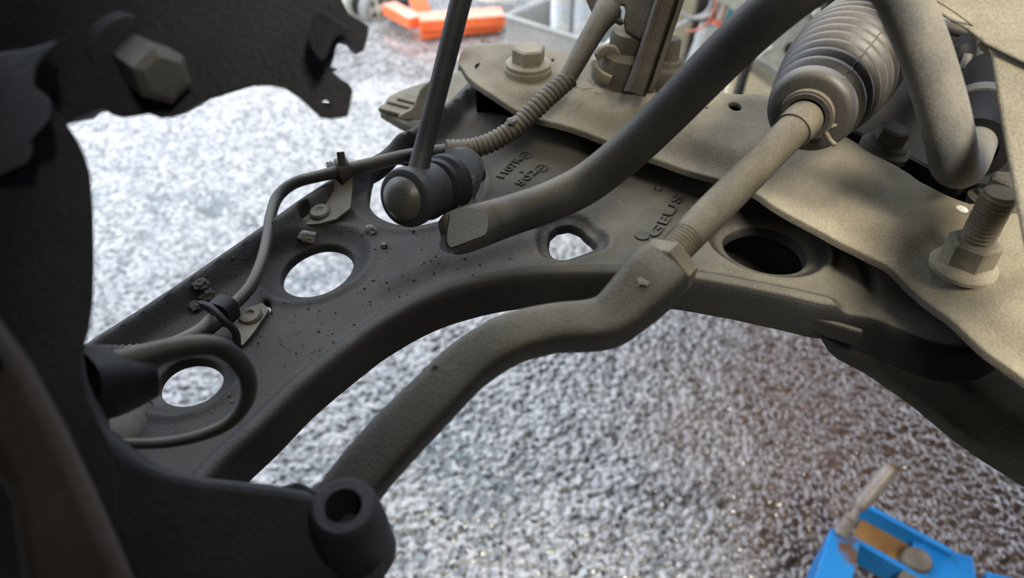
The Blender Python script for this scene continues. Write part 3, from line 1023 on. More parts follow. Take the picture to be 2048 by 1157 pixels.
# ================================================================== ENGINE MOUNT on the subframe
em = thing('engine_mount', 'tan mount with an upright ribbed strut bolted to the subframe behind the bar', 'mount', Z(1270, 190, ZS))
c0 = Z(1288, 168, ZS - 0.004)
mk('base_flange', lathe([(0.0001, -0.002), (0.036, -0.002), (0.036, 0.002), (0.033, 0.004), (0.0001, 0.004)], c0, (0, 0, 1), 48), M['subframe'], em)
mk('mount_body', lathe([(0.0001, 0.002), (0.030, 0.002), (0.029, 0.008), (0.025, 0.018), (0.0235, 0.022), (0.0205, 0.024), (0.0185, 0.026), (0.018, 0.034), (0.0165, 0.037), (0.0001, 0.038)], c0 + [-0.008, 0.004, 0], (0, 0, 1), 44), M['subframe'], em)
mk('lock_nut', lathe([(0.0001, 0), (0.009, 0), (0.0088, 0.006), (0.0001, 0.008)], c0 + [-0.006, 0.006, 0.037], (0, 0, 1), 24), M['bolt'], em)
strut = [D(1272, 188, 0.487), D(1286, 150, 0.484), D(1306, 90, 0.478), D(1326, 30, 0.472), D(1352, -50, 0.463), D(1420, -260, 0.44)]
st = mk('strut_web', sweep(strut, [0.0060] * 6, [0.0060] * 6, n=20, ref=np.array([0.25, 1, 0.3]), expo=5), M['brown'], em)
for off in (-0.0062, 0.0072):
    mk('strut_flange', sweep([q + RT * off - FWD * 0.005 for q in strut], 0.0020, 0.0095, n=16, ref=np.array([0.25, 1, 0.3]), expo=5), M['brown'], st)
c1 = Z(1330, 172, ZS)
mk('rear_bush', lathe([(0.0001, 0), (0.0135, 0), (0.0140, 0.004), (0.0140, 0.013), (0.0130, 0.015), (0.0095, 0.016), (0.0088, 0.019), (0.0066, 0.020), (0.0066, 0.032), (0.0055, 0.034), (0.0001, 0.035)], c1, (0, 0, 1), 36), M['brown'], em)
arc = [(1236, 112), (1228, 103), (1213, 101), (1200, 106), (1193, 114)]
mk('spring_clip', sweep([D(x, y, 0.505) for x, y in arc], 0.0016, 0.0045, n=12, ref=np.array([0, -0.3, 1.0]), expo=4), M['bolt'], em)
arc = [(1187, 124), (1191, 140), (1202, 153), (1220, 162)]
mk('spring_clip', sweep([D(x, y, 0.505) for x, y in arc], 0.0016, 0.0045, n=12, ref=np.array([0, -0.3, 1.0]), expo=4), M['bolt'], em)
# bracket plate hanging above it
hb = thing('hanging_bracket', 'brown steel bracket plate at the top centre holding the cable sleeve', 'bracket', D(1250, -20, 0.5))
HB = [(1130, -300), (1174, 0), (1186, 27), (1205, 24), (1228, 40), (1243, 50), (1244, 36), (1238, 18), (1241, 8), (1250, 9), (1252, 22), (1248, 40), (1252, 62), (1268, 73), (1287, 81), (1293, 76), (1318, 0), (1335, -70), (1390, -300)]
mk('bracket_plate', slab(HB, lambda x, y: 0.492 - 0.0001 * (x - 1250), FWD * 0.004), M['brown'], hb, bevel=0.001)
mk('bracket_fold', sweep([D(1186, 26, .491), D(1204, 17, .490), D(1226, 17, .490), D(1240, 26, .491)], 0.0022, n=10), M['brown'], hb)

# ================================================================== ANTI-ROLL BAR
ab = thing('anti_roll_bar', 'black round anti-roll bar crossing diagonally above the arm', 'anti-roll bar', D(1180, 365, 0.42))
BAR = [(886, 473, .402), (902, 468, .4005), (925, 462, .4005), (955, 452, .402), (990, 441, .407), (1030, 428, .410), (1100, 404, .408), (1175, 366, .404), (1255, 303, .392), (1330, 232, .377), (1420, 140, .356), (1510, 52, .336), (1600, -22, .322), (1690, -80, .316)]
mk('bar_arm', sweep([D(*q) for q in BAR], [0.0085, 0.0116, 0.0124, 0.0122, 0.0116] + [0.0112] * 9, [0.0028, 0.0035, 0.0042, 0.0062, 0.0105] + [0.0112] * 9, n=32, ref=FWD, expo=2.3), M['bar'], ab)
BAR2 = [(1690, -80, .316), (1772, -40, .316), (1812, 30, .322), (1847, 120, .330), (1876, 215, .339), (1894, 290, .349), (1903, 330, .362), (1922, 330, .392), (1945, 285, .43), (1962, 235, .465), (1972, 165, .505), (1980, 95, .55)]
mk('bar_bend', sweep([D(q[0] + 8, q[1], q[2]) for q in BAR2], [0.0112] + [0.0108] * 11, n=28), M['bar2'], ab)
ball_axis = unit(0.83 * FWD + 0.46 * RT + 0.30 * UP)      # from the cap, into the bar's eye
eye_c = D(893, 345, 0.428)
PAD = [(970, 430), (975, 445), (972, 470), (950, 484), (912, 506), (890, 505), (878, 492), (884, 474), (893, 450), (898, 420), (880, 385), (872, 345), (885, 308), (915, 298), (945, 318), (952, 345), (944, 380), (936, 408)]
mk('bar_paddle', slab(PAD, lambda x, y: 0.4055 + 0.00012 * (x - 930) - 0.00012 * (y - 450), ball_axis * 0.009, rnd=4), M['link'], ab, bevel=0.002)
wf = mk('pale_face', slab([(903, 421), (935, 415), (965, 420), (977, 433), (977, 452), (970, 470), (945, 480), (915, 492), (900, 495), (893, 480), (897, 445)], lambda x, y: 0.3955 + 0.00002 * (x - 930), FWD * 0.003, rnd=3), M['barflat'], ab, bevel=0.001)  # thin lighter grey sheet laid over the flattened bar end
wf['label'] = 'flat pale grey end of the bar'
# rubber block and strap of the bar on the subframe
rb = thing('bar_bushing', 'dark rubber bar bushing with a pale strap behind the bent bar', 'bushing', D(1960, 320, 0.47))
pa, pb = D(1950, 292, .432), D(1966, 205, .480)
ax = unit(pb - pa)
mk('rubber_block', lathe([(0.0120, -0.004), (0.0185, -0.004), (0.0205, 0.004), (0.0205, 0.040), (0.0175, 0.048), (0.012, 0.05)], pa, ax, 36), M['black'], rb)
mk('strap', lathe([(0.0195, 0.036), (0.0220, 0.036), (0.0220, 0.047), (0.0195, 0.047), (0.0195, 0.036)], pa, ax, 40), M['boltdark'], rb)
mk('dust_sleeve', lathe([(0.012, 0.048), (0.0165, 0.050), (0.0172, 0.085), (0.0155, 0.125), (0.012, 0.13)], pa, ax, 32), M['black'], rb)

gb = thing('gearbox', 'black gearbox casing in the gap between the bent bar and the body rail', 'gearbox', D(1900, 420, 0.66))
GB = [(1560, 240), (1690, 200), (1760, 130), (1830, 60), (1868, 20), (1880, 52), (1896, 60), (1904, 34), (1930, 55), (1944, 76), (1938, 92), (1950, 98), (1962, 84), (1980, 90), (2080, 140), (2080, 520), (1560, 520)]
mk('casing', slab(GB, lambda x, y: 0.64, rays(1900, 150) * 0.1), M['black'], gb, bevel=0.004)
mk('plug_rod', sweep([D(1880, 50, .62), D(1905, 58, .62), D(1932, 66, .62)], 0.005, n=14), M['rubber'], gb)
mk('plug_body', sweep([D(1905, 82, .60), D(1915, 100, .60), D(1920, 150, .60)], [0.010, 0.016, 0.012], n=18), M['black'], gb)
mk('plug_latch', sweep([D(1936, 110, .585), D(1926, 140, .585)], 0.0035, 0.0028, n=12, smooth=2, expo=4), M['boltdark'], gb)

# ================================================================== DROP LINK
dl = thing('drop_link', 'dark drop link with a round ball joint at its foot standing before the bar', 'drop link', D(830, 400, 0.39))
cap_c = D(803, 399, 0.379)
mk('ball_housing', lathe([(0.0001, 0.001), (0.0125, 0.001), (0.0150, 0.0022), (0.0158, 0.0045), (0.0158, 0.008), (0.0150, 0.010), (0.0150, 0.019), (0.0158, 0.021), (0.0150, 0.026), (0.0110, 0.030), (0.0001, 0.031)], cap_c, ball_axis, 44), M['link'], dl)
mk('end_cap', lathe([(0.0118, 0.0022), (0.0116, 0.0), (0.0100, -0.0018), (0.0075, -0.0036), (0.0040, -0.0048), (0.0001, -0.0052)], cap_c, ball_axis, 36), M['cap'], dl)
mk('rubber_gaiter', lathe([(0.0110, 0.029), (0.0150, 0.031), (0.0158, 0.034), (0.0140, 0.037), (0.0165, 0.039), (0.0172, 0.043), (0.0140, 0.047), (0.009, 0.049)], cap_c, ball_axis, 40), M['black'], dl)
nut_c = eye_c + ball_axis * 0.005
mk('lock_nut', hexhead(0.0105, 0.012, nut_c, ball_axis, 0.3), M['link'], dl)
mk('stud', lathe([(0.0001, 0.03), (0.0058, 0.03), (0.0058, 0.078), (0.0001, 0.08)], cap_c, ball_axis, 20), M['link'], dl)
rod = [D(831, 372, .386), D(838, 335, .387), D(850, 285, .386), D(874, 190, .381), D(898, 95, .376), D(924, -8, .370), D(955, -130, .362), D(1050, -500, .34)]
mk('link_rod', sweep(rod, [0.0062, 0.0056, 0.0052, 0.0051, 0.0053, 0.0054, 0.0054, 0.0054], n=24), M['link'], dl)

# ================================================================== STEERING RACK: bellows and tie rod
rk = thing('steering_rack', 'brown steering rack housing behind the ribbed bellows', 'steering rack', D(1740, 60, 0.47))
f0, f1 = D(1612, 232, 0.364), D(1745, 55, 0.458)
bax = unit(f1 - f0)
RB = [(1652, -240), (1654, 0), (1650, 75), (1662, 100), (1700, 66), (1760, 50), (1806, 40), (1800, -240)]
mk('mount_plate', slab(RB, lambda x, y: 0.462, FWD * 0.01), M['brown'], rk, bevel=0.001)
mk('housing_tube', lathe([(0.0001, 0.14), (0.024, 0.14), (0.026, 0.16), (0.026, 0.34), (0.0001, 0.34)], f0, bax, 36), M['brown'], rk)
bt = thing('rack_bellows', 'black ribbed rubber bellows around the rack end at upper right', 'bellows', f0 - [0, 0, 0.03])
prof = [(0.0095, -0.002), (0.0118, -0.002), (0.0120, 0.003), (0.0175, 0.0036), (0.0205, 0.0048)]
NR = 16
L = np.linalg.norm(f1 - f0)
for i in range(NR):
    t0 = 0.006 + (L - 0.006) * (i / NR) ** 0.98
    t1 = 0.006 + (L - 0.006) * ((i + 1) / NR) ** 0.98
    s_ = i / (NR - 1)
    R_ = 0.0218 + 0.0092 * math.sin(min(s_ * 1.75, 1.0) * math.pi / 2) - 0.003 * max(0, s_ - 0.6) / 0.4
    w = t1 - t0
    if i:
        prof += [(R_ - 0.0042, t0)]
    prof += [(R_ - 0.0006, t0 + w * 0.22), (R_, t0 + w * 0.40), (R_ - 0.0003, t0 + w * 0.58), (R_ - 0.0016, t0 + w * 0.78)]
prof += [(0.02, L), (0.0001, L + 0.001)]
mk('bellows', lathe(prof, f0, bax, 72), M['boot'], bt, sharp=75)
# moulding seam along the bellows
sm_dir = unit(np.cross(bax, [0.35, -0.3, 1.0]))
smn = unit(np.array([0.25, -0.55, 0.9]) - bax * np.dot([0.25, -0.55, 0.9], bax))
seam = []
for r, h in prof[5:-2]:
    seam.append(f0 + bax * h + smn * (r + 0.0001))
mk('mould_seam', sweep(seam, 0.00035, n=6, smooth=1), M['boot'], bt)
ck = mk('clamp_ring', lathe([(0.0112, -0.0005), (0.0129, -0.0005), (0.0132, 0.0012), (0.0129, 0.0028), (0.0112, 0.0028), (0.0112, -0.0005)], f0, bax, 36), M['rod'], bt)
tail0 = f0 + RT * 0.010 - UP * 0.006 - bax * 0.001
mk('clamp_tail', sweep([tail0, tail0 + RT * 0.0035 + UP * 0.002 - bax * 0.002, tail0 + RT * 0.008 + UP * 0.0035 - bax * 0.001], 0.0010, n=8), M['rod'], ck)
mk('clamp_tail', sweep([tail0 - UP * 0.002, tail0 + RT * 0.003 - UP * 0.0045 - bax * 0.003, tail0 + RT * 0.006 - UP * 0.006 - bax * 0.005], 0.0012, n=8), M['rod'], ck)

tr_ = thing('tie_rod', 'dusty steel tie rod running from the bellows down to a forged end', 'tie rod', D(1190, 680, 0.32))
RODP = [(1640, 205, .376), (1594, 252, .361), (1500, 348, .346), (1420, 428, .333), (1375, 475, .3255)]
RP = [D(*q) for q in RODP]
mk('inner_rod', sweep(RP, [0.0082, 0.0082, 0.0080, 0.0080, 0.0074], n=26), M['rod'], tr_)
mk('rod_collar', sweep([D(1612, 234, .3655), D(1585, 262, .3595)], 0.0094, n=26, smooth=4), M['rod'], tr_)
# wrench flats on the rod
fa, fb = D(1468, 378, .340), D(1438, 410, .3355)
dirr = unit(fb - fa)
mk('wrench_flat', sweep([fa, fb], 0.0074, 0.0074, n=6, smooth=2, rot=0.5), M['rod'], tr_)
t0, t1 = D(1386, 463, .3275), D(1330, 520, .3180)
mk('rod_thread', thread(0.0076, np.linalg.norm(t1 - t0), 0.0019, t0, t1 - t0, 26, 0.0006), M['rod'], tr_)
nd = unit(t1 - t0)
mk('lock_nut', hexhead(0.0132, 0.0075, D(1340, 530, .3170) - nd * 0.002, nd, 0.35, chamfer=0.001), M['rod'], tr_)
END = [(1328, 540, .3160), (1302, 565, .3140), (1262, 606, .3120), (1222, 640, .3105), (1180, 652, .3100), (1105, 658, .3110), (1020, 680, .3090), (940, 728, .3060), (858, 808, .2990), (780, 888, .2930), (715, 965, .2870), (685, 1010, .2840), (665, 1050, .2820)]
ra = [0.0125, 0.0132, 0.0118, 0.0105, 0.0098, 0.0095, 0.0098, 0.0102, 0.0106, 0.0108, 0.0106, 0.0106, 0.010]
rb_ = [0.0125, 0.0132, 0.0118, 0.0105, 0.0092, 0.0088, 0.0090, 0.0092, 0.0094, 0.0095, 0.0095, 0.0095, 0.009]
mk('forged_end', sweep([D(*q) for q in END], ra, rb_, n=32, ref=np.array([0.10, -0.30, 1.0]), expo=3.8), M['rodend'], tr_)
p = D(1287, 562, .3032)
mk('grip_dimple', clod(p, 0.0040, 4, 0.5, 3), M['rodend'], tr_)
p = D(895, 738, .2965)
for k in (-1, 1):
    a_ = D(870 + 14 * k, 745 + 0 * k, .2967); b2 = D(900 + 14 * k, 730, .2972)
    mk('forging_mark', sweep([D(878 + 16 * k, 752 + 4 * k, .2965), D(888 + 16 * k, 735 + 4 * k, .2965)], 0.0012, n=8, smooth=2), M['rodend'], tr_)
cp = D(678, 1040, 0.283)
mk('ball_cup', lathe([(0.0001, -0.016), (0.014, -0.014), (0.0155, -0.004), (0.0155, 0.006), (0.012, 0.010), (0.0001, 0.011)], cp, (0, 0, 1), 32), M['rodend'], tr_)

# ================================================================== KNUCKLE, CALIPER BRACKET, CALIPER (dark, close to the camera)
kn = thing('steering_knuckle', 'black cast steering knuckle filling the lower left foreground', 'steering knuckle', D(300, 1157, 0.26))
KN = [(-120, 90), (60, 180), (128, 236), (140, 258), (155, 280), (170, 312), (181, 350), (186, 420), (188, 520), (186, 610), (178, 665), (166, 702), (165, 745), (176, 800), (200, 850), (225, 900), (250, 1240), (-120, 1240)]
mk('knuckle_column', slab(KN, lambda x, y: 0.222 + 0.00005 * (x - 200), rays(185, 500) * 0.05), M['knuckle'], kn, bevel=0.006)
KA = [(60, 860), (150, 830), (200, 850), (240, 888), (285, 920), (340, 944), (400, 956), (470, 963), (560, 973), (630, 986), (660, 1040), (680, 1110), (690, 1240), (60, 1240)]
mk('steering_arm', slab(KA, lambda x, y: 0.228 + 0.00005 * (x - 200), rays(430, 955) * 0.04), M['knuckle'], kn, bevel=0.005)
ec = D(686, 1012, 0.243)
mk('steering_eye', lathe([(0.0062, 0.0), (0.0095, 0.0), (0.0108, -0.0012), (0.0116, -0.004), (0.0128, -0.012), (0.0142, -0.035), (0.0062, -0.035), (0.0062, 0.0)], ec, (0.02, -0.12, 1), 36), M['knuckle'], kn)
ARMK = [(560, 975), (636, 984), (655, 972), (700, 980), (740, 1010), (758, 1060), (764, 1110), (758, 1240), (560, 1240)]
mk('steering_lug', slab(ARMK, lambda x, y: 0.262 - 0.00005 * (y - 1000), rays(740, 1050) * 0.022, rnd=2), M['knuckle'], kn, bevel=0.005)
RIB = [(-60, 560), (0, 640), (60, 722), (130, 850), (200, 1000), (268, 1157), (310, 1260), (60, 1260), (20, 1000), (-60, 860)]
mk('brown_rib', slab(RIB, lambda x, y: 0.172 + 0.00004 * (x - 100), rays(180, 950) * 0.03), M['knucklebrown'], kn, bevel=0.006)
cb = thing('caliper_bracket', 'black cast caliper bracket with notched edge across the top left', 'caliper bracket', D(380, 240, 0.24))
CB = [(-160, -160), (690, -160), (684, 0), (698, 27), (738, 52), (735, 78), (728, 101), (721, 105), (711, 98), (700, 84), (684, 80), (674, 88), (668, 115), (662, 134), (676, 137), (676, 141), (666, 144), (678, 155), (698, 167), (706, 180),
      (701, 212), (696, 233), (662, 239), (641, 236), (620, 216), (596, 195), (570, 178), (540, 172), (500, 173), (470, 182), (434, 193), (432, 191), (428, 196), (400, 203), (376, 218), (345, 235), (322, 237), (298, 228), (270, 233), (245, 236), (224, 230), (205, 216),
      (175, 229), (150, 236), (134, 249), (60, 240), (-160, 200)]
mk('bracket_casting', slab(CB, lambda x, y: 0.235 + 0.00003 * (x - 350), rays(620, 150) * 0.028, holes=([(646, 203), (651, 200), (664, 211), (660, 213), (646, 211)],)), M['knuckle'], cb, bevel=0.003)
mk('casting_rib', sweep([D(192, -60, .2335), D(195, 20, .2335), D(190, 90, .236)], 0.0022, n=12), M['caliper'], cb)
hx = D(300, 135, 0.232)
hax = unit(0.66 * RT - 0.42 * UP - 0.62 * FWD)
mk('bolt_flange', lathe([(0.0001, -0.012), (0.0145, -0.012), (0.0150, -0.009), (0.0135, -0.006), (0.0001, -0.004)], hx - hax * 0.004, hax, 36), M['caliper'], cb)
mk('hex_bolt', hexhead(0.0088, 0.022, hx - hax * 0.009, hax, 0.45, xref=UP, chamfer=0.0018), M['boltdark'], cb)
mk('bracket_lobe', slab([(625, 30), (640, 20), (672, 40), (690, 52), (700, 60), (668, 78), (655, 110), (640, 120), (618, 80)], lambda x, y: 0.229, rays(660, 80) * 0.012, rnd=3), M['knuckle'], cb, bevel=0.002)
ca = thing('brake_caliper', 'dark grey blurred brake caliper at the far left edge', 'brake caliper', D(20, 300, 0.2))
CAO = [(-140, 120), (-40, 110), (50, 100), (95, 88), (115, 82), (100, 100), (76, 125), (68, 150), (70, 175), (90, 190), (104, 212), (98, 240), (80, 262), (60, 285), (50, 330), (-140, 380)]
mk('caliper_body', slab(CAO, lambda x, y: 0.205 - 0.0001 * x, rays(90, 200) * 0.026, rnd=2), M['caliper'], ca, bevel=0.006)

# ================================================================== SENSOR CABLE, CONDUIT AND CLIPS
sc_ = thing('sensor_cable', 'black sensor cable clipped along the left of the arm', 'cable', Z(560, 450, -0.27))


def lift(pts):
    out = []
    for px, py, off in pts:
        out.append(S([px], [py], arm_base, off)[0])
    return out


CA = [(930, 300, .020), (880, 303, .022), (810, 313, .021), (745, 328, .020), (690, 341, .019), (640, 352, .018), (590, 366, .016), (557, 392, .013), (542, 430, .011), (534, 480, .010), (523, 525, .010), (503, 570, .010), (478, 600, .010), (452, 622, .011),
      (430, 641, .013), (402, 664, .015), (350, 688, .018), (290, 702, .022), (225, 706, .026), (160, 708, .03), (110, 712, .034)]
mk('cable_sheath', sweep(lift(CA), [0.0046] * 5 + [0.0040] * 3 + [0.0036] * 6 + [0.0052, 0.0046, 0.0040, 0.0036, 0.0032, 0.0030, 0.0030], n=18), M['cable'], sc_)
# thin twine wrapped round the cable end
w0 = catmull(np.array(lift([(292, 702, .022), (225, 706, .026), (160, 708, .03)])), 30)
hel = []
for i, q in enumerate(w0):
    t = unit(w0[min(i + 1, len(w0) - 1)] - w0[max(i - 1, 0)])
    s = unit(np.cross(t, [0, 0, 1.0])); u = np.cross(s, t)
    a = i * 0.95
    hel.append(q + (s * math.cos(a) + u * math.sin(a)) * 0.0034)
mk('twine_wrap', sweep(hel, 0.0006, n=6, smooth=4), M['conduit'], sc_)
# corrugated conduit
CO = catmull(np.array([D(893, 300, .476), D(945, 297, .480), D(990, 281, .482), (D(1035, 252, .482)), D(1075, 214, .482), D(1108, 183, .483), D(1139, 156, .485)]), 40)
L_ = np.r_[0, np.cumsum(np.linalg.norm(np.diff(CO, axis=0), axis=1))]
rib = 0.0034
nst = int(L_[-1] / rib) * 6
tt = np.linspace(0, L_[-1], nst)
CP = np.column_stack([np.interp(tt, L_, CO[:, k]) for k in range(3)])
ph = (tt / rib) % 1.0
rad = np.where(ph < 0.68, 0.0066, 0.0056)
mk('corrugated_conduit', sweep(CP, rad, n=20, smooth=1), M['conduit'], sc_, sharp=80)
SL = [D(1134, 160, .484), D(1150, 130, .484), D(1175, 85, .484), D(1196, 50, .485), D(1208, 32, .487), D(1216, 20, .49)]
mk('cable_sleeve', sweep(SL, [0.0056, 0.0062, 0.0068, 0.0074, 0.0085, 0.0095], n=24), M['conduit'], sc_)
mk('sleeve_skirt', sweep([D(1208, 30, .487), D(1226, 36, .489), D(1246, 46, .492)], [0.006, 0.004, 0.0015], [0.005, 0.003, 0.0015], n=16), M['conduit'], sc_)
mk('conduit_chip', clod(D(1023, 243, .474), 0.0032, 3, 0.8, 2), M['mud'], sc_)

# clip 1
k1 = thing('cable_clip', 'tan riveted cable clip beside the drop link ball joint', 'clip', A([650], [430])[0], 'cable clips on the arm')


def folded(pts, th=0.0016, rnd=0):
    "thin sheet through 3D points given as (px, py, height above the arm base)"
    P = np.array(lift(pts))
    n = len(P)
    c = P.mean(0)
    vc, tri, li = cdt_fill([np.array([q[:2] for q in np.asarray(pts, float)])], [])
    tri = [tuple(int(i) for i in q) for q in tri]
    V = [tuple(q) for q in P] + [tuple(q - np.array([0, 0, th])) for q in P]
    Fc = tri + [tuple(i + n for i in q[::-1]) for q in tri] + [(i, i + n, (i + 1) % n + n, (i + 1) % n) for i in range(n)]
    return V, Fc


mk('clip_plate', folded([(600, 443, .003), (616, 449, .003), (640, 447, .003), (672, 438, .004), (701, 416, .006), (704, 380, .011), (706, 335, .020), (700, 328, .021), (698, 345, .018), (685, 372, .012), (668, 356, .015), (668, 380, .010), (660, 392, .007), (640, 408, .004)]), M['clip'], k1)
c = A([640], [424], 0.004)[0]
mk('rivet', lathe([(0.0001, -0.003), (0.0068, -0.003), (0.0070, 0.0005), (0.0060, 0.0018), (0.0030, 0.0022), (0.0018, 0.0012), (0.0001, 0.001)], c, (-0.1, -0.1, 1), 30), M['clip'], k1)
P0, P1 = lift([(676, 345, .019), (700, 337, .019)])
mk('clip_grommet', sweep([P0, P1], 0.0078, 0.0090, n=24, smooth=3, expo=2.3), M['cable'], k1, bevel=0.0008)
mk('clip_tab', sweep([lift([(684, 330, .026)])[0], lift([(681, 304, .034)])[0]], 0.0026, 0.0014, n=12, smooth=2, expo=4), M['cable'], k1)
# clip 2
k2 = thing('cable_clip', 'dark riveted cable clip above the lowest oval hole', 'clip', A([490], [650])[0], 'cable clips on the arm')
mk('clip_plate', folded([(468, 690, .006), (466, 672, .006), (470, 655, .005), (482, 632, .004), (505, 612, .004), (524, 606, .003), (538, 618, .003), (530, 632, .003), (508, 664, .003), (486, 690, .003)]), M['clip'], k2)
c = A([501], [633], 0.004)[0]
mk('rivet', lathe([(0.0001, -0.003), (0.0066, -0.003), (0.0068, 0.0005), (0.0058, 0.0020), (0.0030, 0.0024), (0.0018, 0.0012), (0.0001, 0.001)], c, (-0.1, -0.1, 1), 30), M['clip'], k2)
P0, P1 = lift([(436, 632, .013), (458, 612, .012)])
mk('clip_band', sweep([P0, P1], 0.0074, 0.0078, n=28, smooth=3, expo=3.0), M['black'], k2, bevel=0.0006)
mk('clip_lever', sweep(lift([(404, 610, .016), (424, 618, .022), (446, 640, .020), (470, 664, .012), (474, 690, .006)]), 0.0016, 0.0028, n=10, expo=3), M['black'], k2)

wl_ = thing('brake_wire', 'black wire looping round the lowest oval hole', 'wire', D(480, 800, 0.3))
LOOP = [(180, 742, .262), (270, 722, .270), (340, 700, .276), (410, 690, .282), (455, 703, .288), (488, 738, .294), (498, 775, .298), (488, 812, .300), (455, 848, .300), (400, 872, .298), (330, 886, .292), (250, 888, .285), (190, 882, .28)]
mk('wire_sheath', sweep([D(*q) for q in LOOP], [0.0056, 0.0054, 0.0044, 0.0040, 0.0038, 0.0036, 0.0033, 0.0030, 0.0027, 0.0024, 0.0022, 0.0020, 0.0020], n=18), M['cable'], wl_)
mk('wire_connector', sweep([D(160, 770, .258), D(230, 760, .268), D(300, 745, .276)], [0.014, 0.013, 0.010], [0.012, 0.011, 0.008], n=20, expo=3), M['black'], wl_)

# ================================================================== GRIT AND CLODS on the arm
cl_defs = [((614, 474), 0.0052, 'mud', 'pale dried mud lump on the rim of the upper oval hole', 0.75), ((741, 461), 0.0038, 'mud', 'grey stone lying on the arm right of the upper oval hole', 0.8),
           ((768, 491), 0.0022, 'mud', 'tiny pale crumb on the arm below the ball joint', 0.8), ((402, 570), 0.0045, 'muddark', 'dark mud clod in the rim corner above the lower clip', 0.7),
           ((414, 592), 0.0042, 'muddark', 'jagged dark mud crumb just above the lower clip', 0.8), ((392, 612), 0.0038, 'muddark', 'dark mud crumb left of the lower clip lever', 0.6),
           ((662, 331), 0.0036, 'mud', 'pale mud crumb stuck to the rim beside the upper clip', 0.8)]
for (px, py), r, m_, lab, sq in cl_defs:
    c = A([px], [py], r * 0.45)[0]
    tag(mk('mud_clod', clod(c, r, px * 0.013, sq, 3), M[m_], None, sharp=25), lab, 'mud', 'mud clods on the arm')
GV, GF = [], []
r2 = np.random.default_rng(5)
gp = []
while len(gp) < 520:
    u = r2.random()
    if u < 0.6:
        x, y = r2.uniform(430, 960), r2.uniform(440, 720)
    else:
        x, y = r2.uniform(330, 1250), r2.uniform(400, 900)
    gp.append((x, y))
gp = np.array(gp)
Pp = A(gp[:, 0], gp[:, 1])
ok = inside(arm_outline, Pp[:, 0], Pp[:, 1])
for hl in holes:
    ok &= ~inside(hl, Pp[:, 0], Pp[:, 1])
ok &= segdist(Pp[:, 0], Pp[:, 1], arm_outline, True) > 0.006
gs = [clod(q + np.array([0, 0, 0.0002]), 0.0003 + 0.0008 * r2.random() ** 4, i * 0.37, 0.8, 1) for i, q in enumerate(Pp[ok])]
tag(mk('grit', join(*gs), M['muddark'], None, sharp=20), 'loose dark grit scattered over the arm', 'grit', kind='stuff')

# ================================================================== BLUE LIFT ARM (lower right, near the floor)
bl = thing('lift_arm', 'blue painted lift arm with a rusty channel and grey handle at lower right', 'lift arm', Z(1750, 1150, -1.19))
zt = -1.02
bp_ = [Z(1664, 1046, zt), Z(1722, 1082, zt), Z(1700, 1200, zt), Z(1615, 1200, zt)]
V = [tuple(q) for q in bp_] + [(q[0], q[1], q[2] - 0.16) for q in bp_]
mk('end_block', (V, [(3, 2, 1, 0), (4, 5, 6, 7), (0, 1, 5, 4), (1, 2, 6, 5), (2, 3, 7, 6), (3, 0, 4, 7)]), M['bluerust'], bl, bevel=0.004)
c0_, c1_ = Z(1722, 1072, -1.05), Z(1846, 1142, -1.05)
cd = unit(c1_ - c0_)
cs = np.array([-cd[1], cd[0], 0])
mid, half = (c0_ + c1_) / 2, np.linalg.norm(c1_ - c0_) / 2 + 0.01
mk('channel_web', box(mid, cd * half, cs * 0.030, np.array([0, 0, 0.005])), M['rust'], bl, bevel=0.002)
for sgn in (-1, 1):
    mk('channel_flange', box(mid + cs * 0.031 * sgn + np.array([0, 0, 0.012 if sgn > 0 else 0.0]), cd * (half + (0.012 if sgn > 0 else 0)), cs * 0.0045, np.array([0, 0, 0.024])), M['blue'], bl, bevel=0.002)
pc = Z(1830, 1128, -1.035)
mk('hinge_pin', lathe([(0.0001, -0.05), (0.021, -0.05), (0.021, 0.012), (0.019, 0.015), (0.0001, 0.016)], pc, (0, 0, 1), 30), M['pin'], bl)
pc2 = Z(1822, 1165, -1.035)
mk('hinge_pin', lathe([(0.0001, -0.05), (0.018, -0.05), (0.018, 0.004), (0.016, 0.007), (0.0001, 0.008)], pc2, (0, 0, 1), 30), M['pin'], bl)
e0, e1 = Z(1838, 1120, -1.03), Z(2150, 1200, -1.03)
ed = unit(e1 - e0); es = np.array([-ed[1], ed[0], 0])
em_, eh = (e0 + e1) / 2, np.linalg.norm(e1 - e0) / 2
mk('arm_beam', box(em_ - es * 0.022 + ed * 0.05 - np.array([0, 0, 0.03]), ed * (eh - 0.045), es * 0.036, np.array([0, 0, 0.026])), M['blue'], bl, bevel=0.004)
mk('arm_top_plate', box(em_ + ed * 0.07 - es * 0.010, ed * (eh - 0.07), es * 0.020, np.array([0, 0, 0.005])), M['blue'], bl, bevel=0.002)
mk('fork_cheek', box(e0 + ed * 0.035 + es * 0.0, ed * 0.042, es * 0.028, np.array([0, 0, 0.003])), M['blue'], bl, bevel=0.002)
h0, h1_, h2_, h3_ = Z(1682, 1066, -1.01), Z(1702, 1038, -0.985), Z(1715, 1019, -0.972), Z(1783, 937, -0.925)
hs = mk('handle_socket', sweep([h0, h1_], [0.0115, 0.0095], n=20, smooth=3), M['handle'], bl)
mk('handle_collar', sweep([h1_, h1_ + (h2_ - h1_) * 0.35], [0.0105, 0.0105], n=20, smooth=2), M['handle'], hs)
mk('handle_rod', sweep([h1_, h2_ + (h3_ - h2_) * 0.1], 0.006, n=16, smooth=2), M['handle'], bl)
dh = h3_ - h2_
mk('handle_grip', sweep([h2_, h2_ + dh * 0.09, h2_ + dh * 0.18, h2_ + dh * 0.9, h2_ + dh * 0.93, h3_], [0.007, 0.0100, 0.0112, 0.0118, 0.0106, 0.0114], n=22, smooth=4), M['handle'], bl)
